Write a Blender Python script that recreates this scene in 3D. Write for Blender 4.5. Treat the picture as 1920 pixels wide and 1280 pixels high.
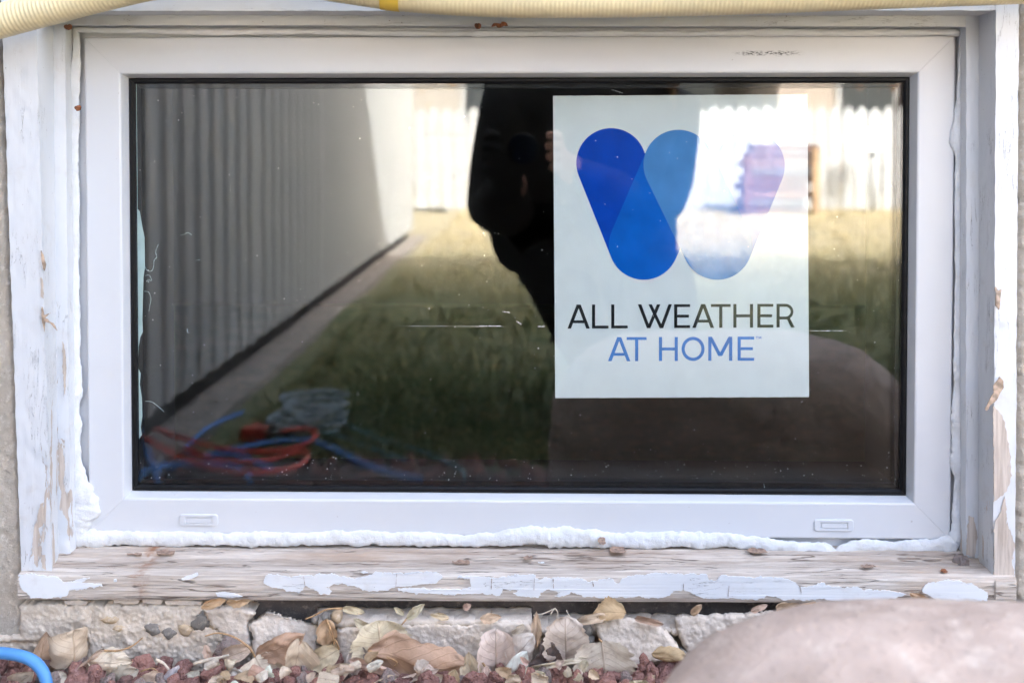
import bpy, bmesh, math, random
from mathutils import Vector, Matrix, noise
from mathutils.geometry import tessellate_polygon

random.seed(7)
scene = bpy.context.scene
C = scene.collection
for o in list(bpy.data.objects):
    bpy.data.objects.remove(o)

# ------------------------------------------------------------------ camera
D = 0.93                       # metres from lens to sash face (y = 0)
EYE = Vector((0.0, -D, 0.48))
FPX = 35.0 / 36.0 * 1920.0
PITCH, YAW = math.radians(1.3), math.radians(1.05)
CAMROT = (Matrix.Rotation(YAW, 3, 'Z') @ Matrix.Rotation(math.pi / 2 - PITCH, 3, 'X'))
_d = CAMROT.transposed() @ Vector((0, 1, 0))
PCX = 980.0 - FPX * _d.x / (-_d.z)
PCY = 280.0 + FPX * _d.y / (-_d.z)
cam_data = bpy.data.cameras.new('view_camera')
cam = bpy.data.objects.new('view_camera', cam_data)
C.objects.link(cam)
cam.matrix_world = Matrix.Translation(EYE) @ CAMROT.to_4x4()
cam_data.lens = 35.0
cam_data.sensor_width = 36.0
cam_data.shift_x = (960.0 - PCX) / 1920.0
cam_data.shift_y = (PCY - 640.0) / 1920.0
cam_data.clip_start = 0.01
cam_data.clip_end = 2000.0
cam_data.dof.use_dof = True
cam_data.dof.focus_distance = 0.922
cam_data.dof.aperture_fstop = 4.8
scene.camera = cam

# ------------------------------------------------------------------ sky, sun, exposure
SUN_TRAVEL = Vector((-math.tan(math.radians(30)), -1.0, -1.07)).normalized()
SUN_EL = math.asin(-SUN_TRAVEL.z)
world = bpy.data.worlds.new('World')
scene.world = world
world.use_nodes = True
wn = world.node_tree
wn.nodes.clear()
sky = wn.nodes.new('ShaderNodeTexSky')
sky.sky_type = 'NISHITA'
sky.sun_disc = False
sky.air_density = 1.0
sky.dust_density = 10.0
sky.ozone_density = 0.25
sky.sun_elevation = SUN_EL
sky.sun_rotation = math.radians(30)
bg = wn.nodes.new('ShaderNodeBackground')
bg.inputs['Strength'].default_value = 0.15
wo = wn.nodes.new('ShaderNodeOutputWorld')
wn.links.new(sky.outputs[0], bg.inputs[0])
wn.links.new(bg.outputs[0], wo.inputs[0])
sl = bpy.data.lights.new('sun', 'SUN')
sl.energy = 2.0
sl.angle = math.radians(0.5)
sl.color = (1.0, 0.97, 0.92)
sun = bpy.data.objects.new('sun', sl)
C.objects.link(sun)
sun.location = (10, 17, 20)
sun.rotation_euler = SUN_TRAVEL.to_track_quat('-Z', 'Y').to_euler()
scene.view_settings.view_transform = 'Standard'
scene.view_settings.look = 'None'
scene.view_settings.gamma = 1.0
scene.view_settings.exposure = 3.68
scene.cycles.use_denoising = True
scene.cycles.max_bounces = 8
scene.cycles.diffuse_bounces = 2
scene.cycles.glossy_bounces = 4
scene.cycles.caustics_reflective = False
scene.cycles.caustics_refractive = False
scene.cycles.use_adaptive_sampling = True
scene.cycles.adaptive_threshold = 0.02
scene.cycles.transparent_max_bounces = 16
scene.cycles.sample_clamp_indirect = 8.0

# ------------------------------------------------------------------ helpers
GLASS_Y = 0.0125

def ray(px, py):
    return CAMROT @ Vector(((px - PCX) / FPX, -(py - PCY) / FPX, -1.0))

def P(px, py, y):
    """photo pixel -> world point on the vertical plane at depth y"""
    d = ray(px, py)
    return EYE + d * ((y - EYE.y) / d.y)

def R(px, py, y):
    """what stands at depth y (in front of the house) and is mirrored by the glass at this pixel"""
    p = P(px, py, 2 * GLASS_Y - y)
    return Vector((p.x, y, p.z))

def RG(px, py, z):
    d = ray(px, py)
    p = EYE + d * ((z - EYE.z) / d.z)
    return Vector((p.x, 2 * GLASS_Y - p.y, z))

def fbm(p, o=4):
    return noise.fractal(p, 1.0, 2.0, o)

def lin(c):
    c /= 255.0
    return c / 12.92 if c <= 0.04045 else ((c + 0.055) / 1.055) ** 2.4

def srgb(r, g, b):
    return (lin(r), lin(g), lin(b), 1.0)

def mesh_obj(name, verts, faces, mat=None, parent=None, smooth=True, uv=None, mats=None):
    me = bpy.data.meshes.new(name)
    me.from_pydata([tuple(v) for v in verts], [], faces)
    if uv:
        l = me.uv_layers.new(name='UVMap')
        for lp in me.loops:
            l.data[lp.index].uv = uv[lp.vertex_index]
    me.update()
    if smooth:
        me.polygons.foreach_set('use_smooth', [True] * len(me.polygons))
    o = bpy.data.objects.new(name, me)
    C.objects.link(o)
    if mat:
        me.materials.append(mat)
    for m in mats or []:
        me.materials.append(m)
    if parent:
        o.parent = parent
    return o

def bm_obj(name, bm, mat=None, parent=None, smooth=False):
    bmesh.ops.recalc_face_normals(bm, faces=bm.faces)
    me = bpy.data.meshes.new(name)
    bm.to_mesh(me)
    bm.free()
    if smooth:
        me.polygons.foreach_set('use_smooth', [True] * len(me.polygons))
    o = bpy.data.objects.new(name, me)
    C.objects.link(o)
    if mat:
        me.materials.append(mat)
    if parent:
        o.parent = parent
    return o

def tag(o, label=None, cat=None, group=None, kind=None):
    if label: o['label'] = label
    if cat: o['category'] = cat
    if group: o['group'] = group
    if kind: o['kind'] = kind
    return o

def thing(name, label, cat, group=None):
    o = bpy.data.objects.new(name, None)
    C.objects.link(o)
    o.empty_display_size = 0.05
    return tag(o, label, cat, group)

def add_box(bm, x0, x1, y0, y1, z0, z1, bevel=0.0):
    vs = [bm.verts.new((x, y, z)) for x in (x0, x1) for y in (y0, y1) for z in (z0, z1)]
    fs = [(0, 1, 3, 2), (4, 6, 7, 5), (0, 4, 5, 1), (2, 3, 7, 6), (0, 2, 6, 4), (1, 5, 7, 3)]
    faces = [bm.faces.new([vs[i] for i in f]) for f in fs]
    if bevel:
        es = list({e for f in faces for e in f.edges})
        bmesh.ops.bevel(bm, geom=es, offset=bevel, segments=2, affect='EDGES')

def box(name, x0, x1, y0, y1, z0, z1, mat, parent=None, bevel=0.0):
    bm = bmesh.new()
    add_box(bm, x0, x1, y0, y1, z0, z1, bevel)
    return bm_obj(name, bm, mat, parent)

def catmull(pts, n):
    pts = [Vector(p) for p in pts]
    out = []
    for i in range(len(pts) - 1):
        p0 = pts[max(i - 1, 0)]; p1 = pts[i]; p2 = pts[i + 1]; p3 = pts[min(i + 2, len(pts) - 1)]
        for k in range(n):
            t = k / n
            out.append(0.5 * ((2 * p1) + (p2 - p0) * t + (2 * p0 - 5 * p1 + 4 * p2 - p3) * t * t + (3 * p1 - p0 - 3 * p2 + p3) * t ** 3))
    out.append(pts[-1])
    return out

def resample(pts, step):
    out = [pts[0].copy()]
    acc = 0.0
    for a, b in zip(pts, pts[1:]):
        L = (b - a).length
        if L < 1e-9: continue
        s = step - acc
        while s <= L:
            out.append(a.lerp(b, s / L)); s += step
        acc = L - (s - step)
    return out

def tube(path, rad, seg=10, cap=True):
    """path list of Vectors; rad a number or function(i, t) -> radius"""
    verts, faces = [], []
    up = Vector((0, 0, 1))
    n = len(path)
    prev = None
    for i, p in enumerate(path):
        t = (path[min(i + 1, n - 1)] - path[max(i - 1, 0)])
        if t.length < 1e-9: t = Vector((1, 0, 0))
        t.normalize()
        if prev is None:
            a = t.cross(up if abs(t.z) < 0.9 else Vector((0, 1, 0))).normalized()
        else:
            a = (prev - t * prev.dot(t)).normalized()
        prev = a
        b = t.cross(a)
        for k in range(seg):
            an = 2 * math.pi * k / seg
            r = rad(i, i / max(n - 1, 1), an) if callable(rad) else rad
            verts.append(p + (a * math.cos(an) + b * math.sin(an)) * r)
    for i in range(n - 1):
        for k in range(seg):
            k2 = (k + 1) % seg
            faces.append((i * seg + k, i * seg + k2, (i + 1) * seg + k2, (i + 1) * seg + k))
    if cap:
        faces.append(tuple(range(seg - 1, -1, -1)))
        faces.append(tuple(range((n - 1) * seg, n * seg)))
    return verts, faces

def sweep_grid(prof_a, prof_b, n, jit=0.0, seed=0.0, close=True):
    """closed profile swept straight from section a to section b with n steps, edges a little uneven"""
    m = len(prof_a)
    verts, faces = [], []
    for i in range(n + 1):
        t = i / n
        for k in range(m):
            p = prof_a[k].lerp(prof_b[k], t)
            if jit:
                q = Vector((p.x * 90 + seed, p.y * 90, p.z * 90 + k * 7.7))
                p = p + Vector((noise.noise(q), noise.noise(q + Vector((31, 0, 0))), noise.noise(q + Vector((0, 57, 0))))) * jit
            verts.append(p)
    for i in range(n):
        for k in range(m if close else m - 1):
            k2 = (k + 1) % m
            faces.append((i * m + k, i * m + k2, (i + 1) * m + k2, (i + 1) * m + k))
    if close:
        faces.append(tuple(range(m)))
        faces.append(tuple(range(n * m + m - 1, n * m - 1, -1)))
    return verts, faces

def dense(prof, step=0.0025):
    out = []
    for i, p in enumerate(prof):
        q = prof[(i + 1) % len(prof)]
        n = max(1, int((q - p).length / step))
        n = min(n, 14)
        for k in range(n):
            out.append(p.lerp(q, k / n))
    return out

def fix_normals(o):
    bm = bmesh.new(); bm.from_mesh(o.data)
    bmesh.ops.recalc_face_normals(bm, faces=bm.faces)
    bm.to_mesh(o.data); bm.free()
    return o

def jag(poly, step, amp, seed=0.0):
    """subdivide a 2-D outline and make it ragged"""
    out = []
    n = len(poly)
    for i in range(n):
        a = Vector(poly[i]); b = Vector(poly[(i + 1) % n])
        L = (b - a).length
        k = max(1, int(L / step))
        nrm = Vector((b.y - a.y, a.x - b.x)) / max(L, 1e-6)
        for j in range(k):
            p = a.lerp(b, j / k)
            s = noise.noise(Vector((p.x * 0.11 + seed, p.y * 0.11, seed))) + 0.7 * noise.noise(Vector((p.x * 0.35, p.y * 0.35, seed + 9)))
            if abs(s) > 0.45: s *= 1.6
            out.append(p + nrm * s * amp)
    return out

def plate(name, outline, thick, mat, parent=None, wave=0.0, bevel=0.0):
    """flat piece from a closed outline of Vectors facing the camera (-y), thickness towards +y"""
    n = len(outline)
    vf = []
    for p in outline:
        w = wave * noise.noise(p * 45.0) if wave else 0.0
        vf.append(p + Vector((0, -abs(w), 0)))
    vb = [p + Vector((0, thick, 0)) for p in outline]
    tris = tessellate_polygon([[Vector((p.x, p.z, 0)) for p in outline]])
    faces = [tuple(t) for t in tris] + [tuple(i + n for i in reversed(t)) for t in tris]
    faces += [(i, (i + 1) % n, (i + 1) % n + n, i + n) for i in range(n)]
    o = mesh_obj(name, vf + vb, faces, mat, parent, smooth=False)
    return fix_normals(o)

# ------------------------------------------------------------------ materials
def new_mat(name):
    m = bpy.data.materials.new(name)
    m.use_nodes = True
    nt = m.node_tree
    return m, nt, nt.nodes['Principled BSDF'], nt.nodes['Material Output']

def nd(nt, typ, ins=None, **props):
    n = nt.nodes.new(typ)
    for k, v in props.items():
        setattr(n, k, v)
    for k, v in (ins or {}).items():
        if isinstance(v, bpy.types.NodeSocket):
            nt.links.new(v, n.inputs[k])
        else:
            n.inputs[k].default_value = v
    return n

def mth(nt, op, a, b=0.0, c=None, clamp=False):
    ins = {0: a, 1: b}
    if c is not None: ins[2] = c
    return nd(nt, 'ShaderNodeMath', ins, operation=op, use_clamp=clamp).outputs[0]

def mixc(nt, f, a, b, mode='MIX'):
    return nd(nt, 'ShaderNodeMix', {0: f, 6: a, 7: b}, data_type='RGBA', blend_type=mode).outputs[2]

def sstep(nt, x, lo, hi, a=0.0, b=1.0):
    return nd(nt, 'ShaderNodeMapRange', {0: x, 1: lo, 2: hi, 3: a, 4: b}, interpolation_type='SMOOTHSTEP').outputs[0]

def coords(nt, scale=(1, 1, 1), kind='Object'):
    tc = nd(nt, 'ShaderNodeTexCoord')
    return nd(nt, 'ShaderNodeMapping', {'Vector': tc.outputs[kind], 'Scale': scale}).outputs[0]

def noi(nt, vec, scale, detail=4.0, rough=0.5, dist=0.0):
    return nd(nt, 'ShaderNodeTexNoise', {'Vector': vec, 'Scale': scale, 'Detail': detail, 'Roughness': rough, 'Distortion': dist}).outputs[0]

def bump(nt, bsdf, h, strength=0.5, distance=0.001):
    b = nd(nt, 'ShaderNodeBump', {'Height': h, 'Strength': strength, 'Distance': distance})
    nt.links.new(b.outputs[0], bsdf.inputs['Normal'])

def setin(nt, bsdf, **kw):
    for k, v in kw.items():
        s = bsdf.inputs[k.replace('_', ' ')]
        if isinstance(v, bpy.types.NodeSocket): nt.links.new(v, s)
        else: s.default_value = v

def simple(name, col, rough=0.5, var=0.12, scale=40.0, bs=0.2, bd=0.0006, bscale=400.0, metal=0.0, spec=0.5):
    m, nt, b, _ = new_mat(name)
    v = coords(nt)
    f = noi(nt, v, scale, 5)
    dark = tuple(c * (1 - var * 2) for c in col[:3]) + (1,)
    light = tuple(min(1, c * (1 + var * 1.2)) for c in col[:3]) + (1,)
    setin(nt, b, Base_Color=mixc(nt, sstep(nt, f, 0.3, 0.7), dark, light), Roughness=rough, Metallic=metal, Specular_IOR_Level=spec)
    if bs: bump(nt, b, noi(nt, v, bscale, 4), bs, bd)
    return m

def speckled(name, cols, scale, bs, bd, rough=0.9, fine=900.0, big=14.0):
    """concrete / stucco / stone: three tones by two noises, pits and grains"""
    m, nt, b, _ = new_mat(name)
    v = coords(nt)
    a = noi(nt, v, big, 5, 0.6)
    g = noi(nt, v, scale, 6, 0.65)
    f = noi(nt, v, fine, 3, 0.6)
    c = mixc(nt, sstep(nt, a, 0.35, 0.65), cols[0], cols[1])
    c = mixc(nt, sstep(nt, g, 0.52, 0.7), c, cols[2])
    c = mixc(nt, sstep(nt, f, 0.6, 0.72, 0, 0.55), c, cols[3])
    setin(nt, b, Base_Color=c, Roughness=rough, Specular_IOR_Level=0.25)
    h = mth(nt, 'ADD', mth(nt, 'MULTIPLY', g, 1.0), mth(nt, 'MULTIPLY', f, 0.5))
    bump(nt, b, h, bs, bd)
    return m

def painted_wood(name, axis, bare=0.0, low=None, paint=(0.77, 0.77, 0.77, 1), warm=0.0):
    """old white paint over grey-tan wood; bare is the share of lost paint, low=(z0, z1) loses more towards the foot"""
    m, nt, b, _ = new_mat(name)
    sc = {'Z': (1, 1, 0.07), 'X': (0.07, 1, 1)}[axis]
    v = coords(nt, sc)
    v1 = coords(nt)
    grain = noi(nt, v, 260, 6, 0.6, 0.4)
    fl = noi(nt, coords(nt, {'Z': (1, 1, 0.22), 'X': (0.22, 1, 1)}[axis]), 75, 7, 0.62, 0.6)
    th = 0.74 - bare
    s = fl
    if low:
        z = nd(nt, 'ShaderNodeSeparateXYZ', {0: v1}).outputs[2]
        s = mth(nt, 'ADD', s, sstep(nt, z, low[1], low[0], 0.0, 0.16))
    mask = sstep(nt, s, th - 0.008, th + 0.008)
    crack = sstep(nt, mth(nt, 'ABSOLUTE', mth(nt, 'SUBTRACT', noi(nt, v, 150, 5, 0.55, 0.7), 0.5)), 0.0, 0.006, 1.0, 0.0)
    crack = mth(nt, 'MULTIPLY', crack, sstep(nt, noi(nt, v1, 22, 2), 0.45, 0.62))
    wood = mixc(nt, sstep(nt, grain, 0.3, 0.7), srgb(190, 172, 156), srgb(226, 211, 196))
    dirt = noi(nt, v1, 33, 5, 0.6)
    pnt = mixc(nt, sstep(nt, dirt, 0.56, 0.8, 0, 0.5), paint, srgb(205, 196, 186))
    pnt = mixc(nt, mth(nt, 'MULTIPLY', crack, 0.75), pnt, srgb(120, 108, 98))
    spk = sstep(nt, noi(nt, v1, 420, 2, 0.4), 0.765, 0.79, 0, 0.8)
    pnt = mixc(nt, spk, pnt, srgb(120, 84, 62))
    setin(nt, b, Base_Color=mixc(nt, mask, pnt, wood), Roughness=mixc(nt, mask, (0.5, 0.5, 0.5, 1), (0.9, 0.9, 0.9, 1)))
    h = mth(nt, 'ADD', mth(nt, 'MULTIPLY', mask, -0.8), mth(nt, 'MULTIPLY', grain, 0.35))
    h = mth(nt, 'SUBTRACT', h, mth(nt, 'MULTIPLY', crack, 0.5))
    bump(nt, b, h, 0.75, 0.0009)
    return m

def weathered_wood(name):
    m, nt, b, _ = new_mat(name)
    v = coords(nt, (0.045, 1, 1))
    v1 = coords(nt)
    g1 = noi(nt, v, 230, 7, 0.62, 0.5)
    g2 = noi(nt, v, 700, 4, 0.6)
    a = noi(nt, coords(nt, (0.3, 1, 1)), 16, 5, 0.6)
    c = mixc(nt, sstep(nt, g1, 0.3, 0.68), srgb(194, 177, 161), srgb(234, 222, 208))
    c = mixc(nt, sstep(nt, a, 0.5, 0.72, 0, 0.55), c, srgb(196, 164, 134))
    c = mixc(nt, sstep(nt, g2, 0.60, 0.72, 0, 0.75), c, srgb(126, 104, 90))
    top = sstep(nt, nd(nt, 'ShaderNodeSeparateXYZ', {0: v1}).outputs[1], -0.046, -0.030)
    grime = mth(nt, 'MULTIPLY', top, sstep(nt, noi(nt, coords(nt, (0.2, 1, 1)), 55, 6, 0.65), 0.40, 0.70, 0.15, 0.8))
    c = mixc(nt, grime, c, srgb(180, 157, 138))
    line = sstep(nt, mth(nt, 'ABSOLUTE', mth(nt, 'SUBTRACT', noi(nt, v, 90, 4, 0.5, 0.3), 0.5)), 0.0, 0.010, 1, 0)
    c = mixc(nt, mth(nt, 'MULTIPLY', line, 0.7), c, srgb(112, 92, 78))
    # a rusty run on the left of the front edge
    xyz = nd(nt, 'ShaderNodeSeparateXYZ', {0: v1})
    sx = P(262, 1095, -0.05).x
    st = sstep(nt, mth(nt, 'ABSOLUTE', mth(nt, 'SUBTRACT', mth(nt, 'ADD', xyz.outputs[0], mth(nt, 'MULTIPLY', mth(nt, 'SUBTRACT', noi(nt, v1, 60, 3), 0.5), 0.03)), sx)), 0.0, 0.012, 1.0, 0.0)
    st = mth(nt, 'MULTIPLY', st, sstep(nt, noi(nt, v1, 120, 3), 0.3, 0.7))
    c = mixc(nt, mth(nt, 'MULTIPLY', st, 0.8), c, srgb(160, 104, 62))
    setin(nt, b, Base_Color=c, Roughness=0.92, Specular_IOR_Level=0.2)
    bump(nt, b, mth(nt, 'SUBTRACT', mth(nt, 'ADD', g1, mth(nt, 'MULTIPLY', g2, 0.6)), mth(nt, 'MULTIPLY', line, 0.8)), 1.0, 0.0014)
    return m

def vinyl():
    m, nt, b, _ = new_mat('white_vinyl')
    v = coords(nt)
    d = noi(nt, v, 9, 5, 0.6)
    c = mixc(nt, sstep(nt, d, 0.45, 0.8, 0, 0.35), (0.74, 0.74, 0.745, 1), (0.67, 0.665, 0.66, 1))
    spk = sstep(nt, noi(nt, v, 260, 2, 0.35), 0.775, 0.79, 0, 0.35)
    c = mixc(nt, spk, c, srgb(150, 135, 120))
    # black scuff on the head rail
    xyz = nd(nt, 'ShaderNodeSeparateXYZ', {0: v})
    p0 = P(1440, 100, 0)
    wob = mth(nt, 'MULTIPLY', mth(nt, 'SUBTRACT', noi(nt, coords(nt, (1, 1, 1)), 140, 2), 0.5), 0.004)
    dz = mth(nt, 'ABSOLUTE', mth(nt, 'SUBTRACT', mth(nt, 'ADD', xyz.outputs[2], wob), p0.z))
    dx = mth(nt, 'ABSOLUTE', mth(nt, 'SUBTRACT', xyz.outputs[0], p0.x))
    band = mth(nt, 'MULTIPLY', sstep(nt, dz, 0.0004, 0.003, 1, 0), sstep(nt, dx, 0.016, 0.036, 1, 0))
    hair = sstep(nt, noi(nt, coords(nt, (0.3, 1, 1)), 900, 3, 0.6), 0.42, 0.62)
    c = mixc(nt, mth(nt, 'MULTIPLY', band, hair), c, (0.04, 0.04, 0.045, 1))
    setin(nt, b, Base_Color=c, Roughness=0.32)
    bump(nt, b, noi(nt, v, 30, 3), 0.05, 0.001)
    return m

def glass_mat():
    m, nt, b, out = new_mat('window_glass')
    nt.nodes.remove(b)
    lw = nd(nt, 'ShaderNodeLayerWeight', {'Blend': 0.5})
    f = mth(nt, 'POWER', lw.outputs['Facing'], 5.0)
    f = mth(nt, 'ADD', mth(nt, 'MULTIPLY', f, 0.94), 0.045)
    tr = nd(nt, 'ShaderNodeBsdfTransparent', {'Color': (0.985, 0.995, 0.992, 1)})
    gl = nd(nt, 'ShaderNodeBsdfGlossy', {'Color': (1, 1, 1, 1), 'Roughness': 0.0})
    # faint waviness of float glass
    v = coords(nt)
    bp = nd(nt, 'ShaderNodeBump', {'Height': noi(nt, v, 9, 1), 'Strength': 0.05, 'Distance': 0.002})
    nt.links.new(bp.outputs[0], gl.inputs['Normal'])
    mx = nd(nt, 'ShaderNodeMixShader', {0: f, 1: tr.outputs[0], 2: gl.outputs[0]})
    nt.links.new(mx.outputs[0], out.inputs[0])
    return m

def leaf_mat():
    m, nt, b, out = new_mat('dry_leaf')
    uv = nd(nt, 'ShaderNodeTexCoord').outputs['UV']
    xyz = nd(nt, 'ShaderNodeSeparateXYZ', {0: uv})
    u = mth(nt, 'ABSOLUTE', xyz.outputs[0]); vv = xyz.outputs[1]
    rib = sstep(nt, u, 0.0, 0.05, 1, 0)
    w = mth(nt, 'FRACT', mth(nt, 'MULTIPLY', mth(nt, 'SUBTRACT', vv, mth(nt, 'MULTIPLY', u, 0.35)), 7.0))
    side = sstep(nt, mth(nt, 'ABSOLUTE', mth(nt, 'SUBTRACT', w, 0.5)), 0.0, 0.09, 1, 0)
    vein = mth(nt, 'MAXIMUM', rib, mth(nt, 'MULTIPLY', side, 0.6))
    oi = nd(nt, 'ShaderNodeObjectInfo')
    vo = coords(nt)
    n1 = noi(nt, vo, 90, 5, 0.6)
    n2 = noi(nt, vo, 420, 4, 0.6)
    c = mixc(nt, sstep(nt, n1, 0.38, 0.72, 0, 0.55), oi.outputs['Color'], mixc(nt, 0.5, oi.outputs['Color'], srgb(150, 108, 74)))
    c = mixc(nt, mth(nt, 'MULTIPLY', vein, 0.45), c, srgb(176, 136, 100))
    c = mixc(nt, sstep(nt, n2, 0.66, 0.74, 0, 0.5), c, srgb(110, 78, 55))
    setin(nt, b, Base_Color=c, Roughness=0.65, Specular_IOR_Level=0.3)
    bump(nt, b, mth(nt, 'ADD', mth(nt, 'MULTIPLY', vein, 0.6), mth(nt, 'ADD', n1, mth(nt, 'MULTIPLY', n2, 0.3))), 0.7, 0.0012)
    tl = nd(nt, 'ShaderNodeBsdfTranslucent', {'Color': c})
    mx = nd(nt, 'ShaderNodeMixShader', {0: 0.22, 1: b.outputs[0], 2: tl.outputs[0]})
    nt.links.new(mx.outputs[0], out.inputs[0])
    return m

def rock_mat(k=1.0):
    m, nt, b, _ = new_mat('lava_rock')
    v = coords(nt)
    oi = nd(nt, 'ShaderNodeObjectInfo')
    base = mixc(nt, oi.outputs['Random'], srgb(132, 98, 90), srgb(166, 122, 108))
    base = mixc(nt, sstep(nt, mth(nt, 'FRACT', mth(nt, 'MULTIPLY', oi.outputs['Random'], 7.3)), 0.72, 0.8), base, srgb(146, 132, 124))
    n = noi(nt, v, 260 * k, 5, 0.65)
    vor = nd(nt, 'ShaderNodeTexVoronoi', {'Vector': v, 'Scale': 420.0 * k}).outputs[0]
    c = mixc(nt, sstep(nt, n, 0.45, 0.75, 0, 0.6), base, srgb(180, 148, 142))
    setin(nt, b, Base_Color=c, Roughness=0.95, Specular_IOR_Level=0.15)
    bump(nt, b, mth(nt, 'ADD', n, mth(nt, 'MULTIPLY', sstep(nt, vor, 0.1, 0.5), 0.6)), 0.9, 0.0015)
    return m

def foam_mat():
    m, nt, b, _ = new_mat('spray_foam')
    v = coords(nt)
    n = noi(nt, v, 320, 5, 0.6)
    c = mixc(nt, sstep(nt, noi(nt, v, 60, 3), 0.45, 0.7), (0.84, 0.84, 0.835, 1), (0.76, 0.75, 0.72, 1))
    setin(nt, b, Base_Color=c, Roughness=0.55)
    bump(nt, b, mth(nt, 'ADD', n, noi(nt, v, 1100, 3)), 0.6, 0.0012)
    return m

M_VINYL = vinyl()
M_GLASS = glass_mat()
M_LEAF = leaf_mat()
M_ROCK = rock_mat(0.012)
M_GRAVEL = rock_mat()
M_FOAM = foam_mat()
M_CAULK = simple('white_caulk', (0.78, 0.77, 0.76, 1), 0.4, 0.03, 60, 0.3, 0.0008, 300)
M_GASKET = simple('black_gasket', (0.006, 0.006, 0.007, 1), 0.5, 0.2, 90, 0.2, 0.0004, 600, spec=0.2)
M_SPACER = simple('dark_spacer', (0.008, 0.009, 0.010, 1), 0.5, 0.2, 90, 0.1, spec=0.25)
M_WOOD = weathered_wood('bare_sill_wood')
M_PAINT_FLAKE = painted_wood('flaking_paint', 'X', -0.05)
M_CASE_L = painted_wood('left_casing_paint', 'Z', 0.025, (0.10, 0.40))
M_CASE_R = painted_wood('right_casing_paint', 'Z', 0.01, (0.10, 0.25))
M_CASE_T = painted_wood('head_casing_paint', 'X', 0.0, None, (0.74, 0.73, 0.71, 1))
M_STUCCO = speckled('sand_stucco', (srgb(208, 195, 178), srgb(194, 181, 164), srgb(222, 212, 198), srgb(135, 124, 110)), 220, 0.8, 0.002)
M_CONC = speckled('old_concrete', (srgb(234, 218, 198), srgb(222, 205, 184), srgb(241, 229, 212), srgb(172, 158, 142)), 240, 0.6, 0.0016)
M_CHUNK = speckled('broken_mortar', (srgb(232, 217, 199), srgb(220, 204, 186), srgb(240, 228, 213), srgb(164, 152, 140)), 300, 0.6, 0.0013)
M_MEMBRANE = speckled('black_membrane', (srgb(128, 118, 112), srgb(96, 90, 87), srgb(150, 138, 130), srgb(180, 166, 152)), 160, 0.5, 0.001)
M_BOULDER = speckled('pink_sandstone', (srgb(203, 184, 171), srgb(184, 166, 154), srgb(214, 199, 186), srgb(112, 94, 86)), 45, 0.7, 0.004, fine=300, big=16)
M_SOIL = speckled('dark_soil', (srgb(98, 80, 70), srgb(120, 100, 88), srgb(140, 120, 104), srgb(50, 40, 36)), 90, 0.8, 0.006, fine=300, big=6)
M_HOSE = simple('cream_hose', srgb(238, 220, 176), 0.42, 0.04, 12, 0.1)
M_HOSE_BAND = simple('yellow_band', srgb(240, 200, 80), 0.4, 0.04)
M_BLUE = simple('blue_rubber', srgb(92, 158, 222), 0.45, 0.05, 30, 0.15)
M_BLUE2 = simple('deep_blue_cord', srgb(74, 144, 232), 0.45, 0.08)
M_TEAL = simple('teal_cord', srgb(90, 150, 165), 0.5, 0.08)
M_RED = simple('red_hose', srgb(222, 70, 54), 0.45, 0.1)
M_TWIG = simple('pale_twig', srgb(222, 206, 184), 0.7, 0.15, 200)
M_STEM = simple('leaf_stem', srgb(196, 156, 112), 0.6, 0.15, 200)
M_PEB = speckled('grey_pebble', (srgb(150, 142, 132), srgb(128, 122, 114), srgb(172, 162, 148), srgb(104, 94, 84)), 150, 0.4, 0.0006)
M_PEB_T = speckled('tan_pebble', (srgb(214, 190, 158), srgb(196, 170, 138), srgb(226, 206, 180), srgb(150, 120, 92)), 150, 0.4, 0.0006)
M_CHIP = simple('bark_chip', srgb(168, 140, 120), 0.85, 0.2, 300)
M_BARK = simple('torn_paint_back', srgb(196, 170, 146), 0.8, 0.2, 200)
M_RUST = simple('rusty_chip', srgb(150, 92, 58), 0.85, 0.2, 300)

# ------------------------------------------------------------------ the ground behind the camera
def gz(y):
    if y > -0.25: return 0.022
    if y > -0.85:
        t = (y + 0.25) / -0.60
        return 0.022 + (-0.12 - 0.022) * (t * t * (3 - 2 * t))
    return -0.12

WX = -0.762            # face of the metal-clad wing
verts, faces = [], []
nx, ny = 110, 46
for j in range(ny + 1):
    for i in range(nx + 1):
        x = WX - 0.02 + i * (2.6 / nx)
        y = -0.02 - j * (0.98 / ny)
        z = gz(y) + 0.012 * fbm(Vector((x * 14, y * 14, 2))) - 0.014
        verts.append((x, y, z))
for j in range(ny):
    for i in range(nx):
        a = j * (nx + 1) + i
        faces.append((a, a + 1, a + nx + 2, a + nx + 1))
tag(mesh_obj('soil_bed', verts, faces, M_SOIL), kind='structure')

def lawn_material():
    m, nt, b, _ = new_mat('autumn_lawn')
    v = coords(nt)
    a = noi(nt, v, 1.6, 5, 0.6)
    g = noi(nt, v, 45, 5, 0.65)
    y = nd(nt, 'ShaderNodeSeparateXYZ', {0: v}).outputs[1]
    far = sstep(nt, y, -2.2, -6.0)  # near grass greener, and darkened to hold the house shade in its colour
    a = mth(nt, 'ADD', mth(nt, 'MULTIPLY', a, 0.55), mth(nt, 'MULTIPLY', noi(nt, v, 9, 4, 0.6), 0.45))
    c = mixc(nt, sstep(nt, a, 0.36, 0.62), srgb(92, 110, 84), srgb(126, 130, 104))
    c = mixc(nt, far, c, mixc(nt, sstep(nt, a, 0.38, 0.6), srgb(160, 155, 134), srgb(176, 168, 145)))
    c = mixc(nt, sstep(nt, g, 0.5, 0.72, 0, 0.6), c, srgb(170, 152, 112))
    setin(nt, b, Base_Color=c, Roughness=0.95, Specular_IOR_Level=0.1)
    bump(nt, b, g, 0.8, 0.02)
    return m
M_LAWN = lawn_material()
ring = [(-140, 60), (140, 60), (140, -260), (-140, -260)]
lv = [(x, y, -0.17) for x, y in ring]
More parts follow.
